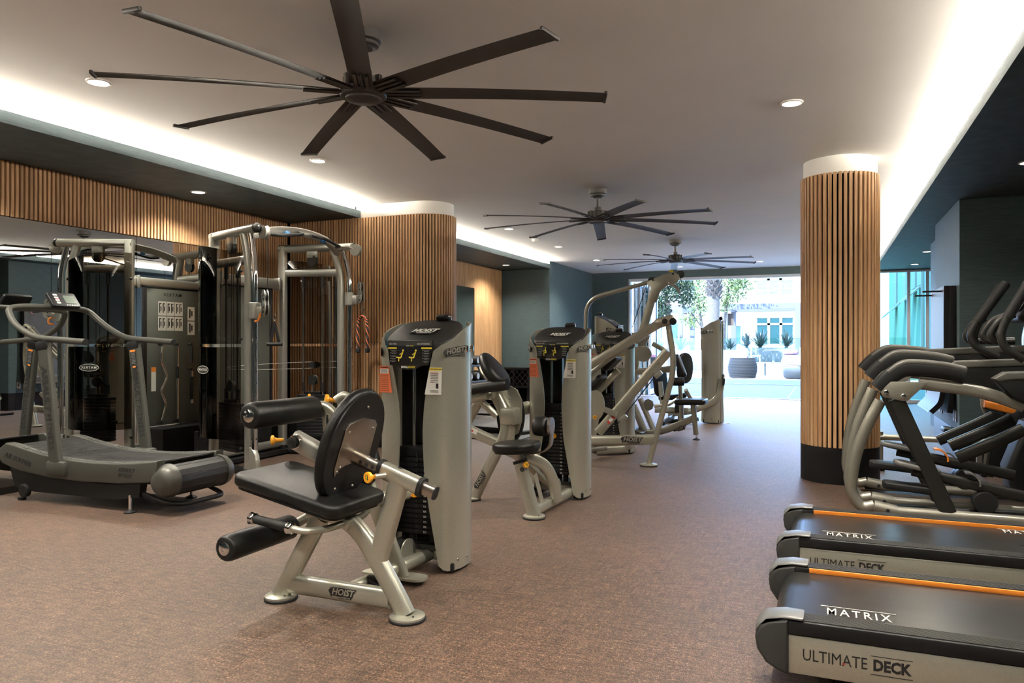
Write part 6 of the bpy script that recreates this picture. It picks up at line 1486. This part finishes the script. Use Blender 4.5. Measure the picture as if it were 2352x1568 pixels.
for k, lb in ((-1, 'white wire chair left of the small dark table'), (1, 'white wire chair right of the small dark table')):
    x = dtx[0]+.1+k*.9; o = empty('wire_chair', (x, 38, zt_), lb, 'chair', 'wire chairs by the small table')
    for sx in (-.2, .2):
        for sy in (-.2, .2): MB().cyl((x+sx, 38+sy, zt_), (x+sx*.9, 38+sy*.9, .60), .015, 6).build('leg', M['stucco'], o)
    MB().bb((x-.22, 37.78, .58), (x+.22, 38.22, .62)).build('seat', M['stucco'], o); MB().bb((x+k*.2-.01, 37.8, .62), (x+k*.2+.01, 38.2, 1.0)).build('backrest', M['stucco'], o)
# glass balustrade along the terrace
gb = empty('glass_balustrade', (-3, 29.5, zt_), 'clear glass balustrade across the terrace', 'balustrade')
for i in range(6): MB().bb((-8+i*1.8, 29.5, .20), (-6.25+i*1.8, 29.512, 1.42)).build('pane', M['glass'], gb, smooth=0)
for i in range(7): MB().bb((-8.05+i*1.8, 29.48, .15), (-8.01+i*1.8, 29.53, 1.1)).build('post', M['midgrey'], gb, smooth=0)
# trees
def foliage(mb, c, r, n, size, rnd):
    for i in range(n):
        d = Vector((rnd.gauss(0, 1), rnd.gauss(0, 1), rnd.gauss(0, 1))); d = d.normalized()*(rnd.random()**.45)
        p = Vector(c)+Vector((d.x*r[0], d.y*r[1], d.z*r[2]))
        u = Vector((rnd.uniform(-1, 1), rnd.uniform(-1, 1), rnd.uniform(-1.2, .3))).normalized(); v = u.orthogonal().normalized()
        v = (Matrix.Rotation(rnd.uniform(0, 6.28), 3, u) @ v)
        L = size*rnd.uniform(.7, 1.3); wd = L*.22
        mb.add([p-u*L*.5, p+v*wd, p+u*L*.5, p-v*wd], [(0, 1, 2, 3)])
def tree(name, label, trunk, r0, r1, clusters, mat, size, seed, branches=()):
    rnd = random.Random(seed); e = empty(name, trunk[0], label, 'tree')
    t = smoothpath(trunk, 5); n = len(t)
    MB().tube(t, r0, 10, scale=[lerp(1, r1/r0, i/(n-1)) for i in range(n)]).build('trunk', M['bark'], e)
    for b in branches: MB().tube(smoothpath(b, 4), r1*.6, 6).build('branch', M['bark'], e)
    mb = MB()
    for c, r, k in clusters: foliage(mb, c, r, k, size, rnd)
    mb.build('foliage', M[mat], e, smooth=0, kind='stuff')
tx = (-6.828,38,3.353)
tree('feathery_tree', 'pale green feathery tree left of the palm trunk', [(tx[0]+1.2, 38, .15), (tx[0]+1.1, 38, 2.2), (tx[0]+.6, 38, 4.5)], .11, .05,
     [((-6.18,38,4.101), (1.1, 1.0, .9), 1100), ((-5.711,38,3.112), (.75, .8, .55), 520), ((-6.223,38,2.36), (.55, .5, .45), 260), ((-6.828,38,4.448), (1.0, .8, 1.0), 700)], 'leafl', .16, 3, [[(tx[0]+1.1, 38, 2.0), (-5.966,38,2.357), (-6.288,38,2.797)]])
tx = (-4.298,40,3.401)
tree('feathery_tree', 'pale green feathery tree right of the palm trunk', [(tx[0]-.6, 40, .15), (tx[0]-.55, 40, 2.4), (tx[0]-.2, 40, 5)], .11, .05,
     [((-4.514,40,4.192), (1.0, 1.0, 1.0), 1200), ((-4.04,40,4.402), (.7, .7, .8), 500), ((-4.863,40,3.301), (.55, .5, .5), 320), ((-4.298,40,5.194), (1.3, 1, 1.0), 700)], 'leafl', .16, 4)
tx = (-5.141,25,2.502)
tree('drooping_tree', 'dark green drooping tree left of the doorway view', [(tx[0]+.35, 25, .0), (tx[0]+.3, 25, 2.0), (tx[0]+.1, 25, 4.2)], .12, .06,
     [((-5.127,25,2.502), (.42, .42, .80), 1500), ((-4.492,25,2.951), (.48, .45, .42), 900), ((-4.707,25,3.361), (.7, .5, .5), 800), ((-4.278,25,2.629), (.28, .3, .30), 300), ((-4.492,25,3.931), (1.2, .7, .6), 700)], 'leafd', .11, 5)
# palm trunk with cut frond bases
pxp = (-4.851,36,2.29)
pm = empty('palm_trunk', (pxp[0], 36, .15), 'thick palm trunk with peeling frond bases', 'tree')
MB().tube([(pxp[0], 36, .1), (pxp[0], 36, 3.0), (pxp[0]-.03, 36, 7.5)], .26, 20).build('trunk', M['bark'], pm)
rnd = random.Random(11)
zb_ = (-4.851,36,3.309)[2]
for k in range(110):
    z = zb_+.02*k*1.3; a = k*2.39996; r = .25
    if z > 7: break
    p = Vector((pxp[0]+r*math.cos(a), 36+r*math.sin(a), z)); d = Vector((math.cos(a)*.75, math.sin(a)*.75, 1)).normalized()
    L = .26*rnd.uniform(.8, 1.2); sd_ = Vector((-math.sin(a), math.cos(a), 0))
    MB().add([p-sd_*.09, p+sd_*.09, p+d*L+sd_*.05+Vector((math.cos(a), math.sin(a), 0))*.03, p+d*L-sd_*.05+Vector((math.cos(a), math.sin(a), 0))*.03, p-sd_*.07+Vector((math.cos(a), math.sin(a), -.3))*.07, p+sd_*.07+Vector((math.cos(a), math.sin(a), -.3))*.07],
             [(0, 1, 2, 3), (5, 4, 3, 2), (1, 0, 4, 5), (0, 3, 4), (1, 5, 2)]).build('frond_base', M['boot'], pm, smooth=0)
# green house on the right, with white fins and awnings
gh = empty('green_house', (4.4, 40, 0), 'mint green house with white awnings right of the glazing', 'building')
MB().bb((3.6, 19, 0), (8, 52, 6.2)).build('facade', M['mint'], gh, smooth=0)
MB().bb((3.52, 26.5, .15), (3.62, 33.6, 5.0)).build('painted_wall_shade', M['tealshade'], gh, smooth=0)  # shaded stretch of the mint wall, painted as a dark sheet
for y_ in (27.0, 30.2, 33.4): MB().bb((3.44, y_, .15), (3.58, y_+.18, 6)).build('facade_post', M['pergw'], gh, smooth=0)
for y_, z_ in ((34.2, 2.9), (36.5, 2.9), (40.5, 2.75), (46, 2.6)):
    MB().bb((3.52, y_, z_+.7), (3.61, y_+1.5, 6.1)).build('white_panel', M['pergw'], gh, smooth=0)
    MB().plate((0, y_+.75, 0), (1, 0, 0), (0, 0, 1), [(3.6, z_+.75), (3.6, z_+.65), (2.9, z_+.0), (2.9, z_+.06)], 1.6).build('awning', M['pergw'], gh, smooth=0)
planter((1.4, 24.5, .15), (3.2, 26, .62), 'grey planter outside the right glazing', 'concrete'); agave(2.15, 25.2, .62, .75, 'agave in the planter outside the right glazing', 40)
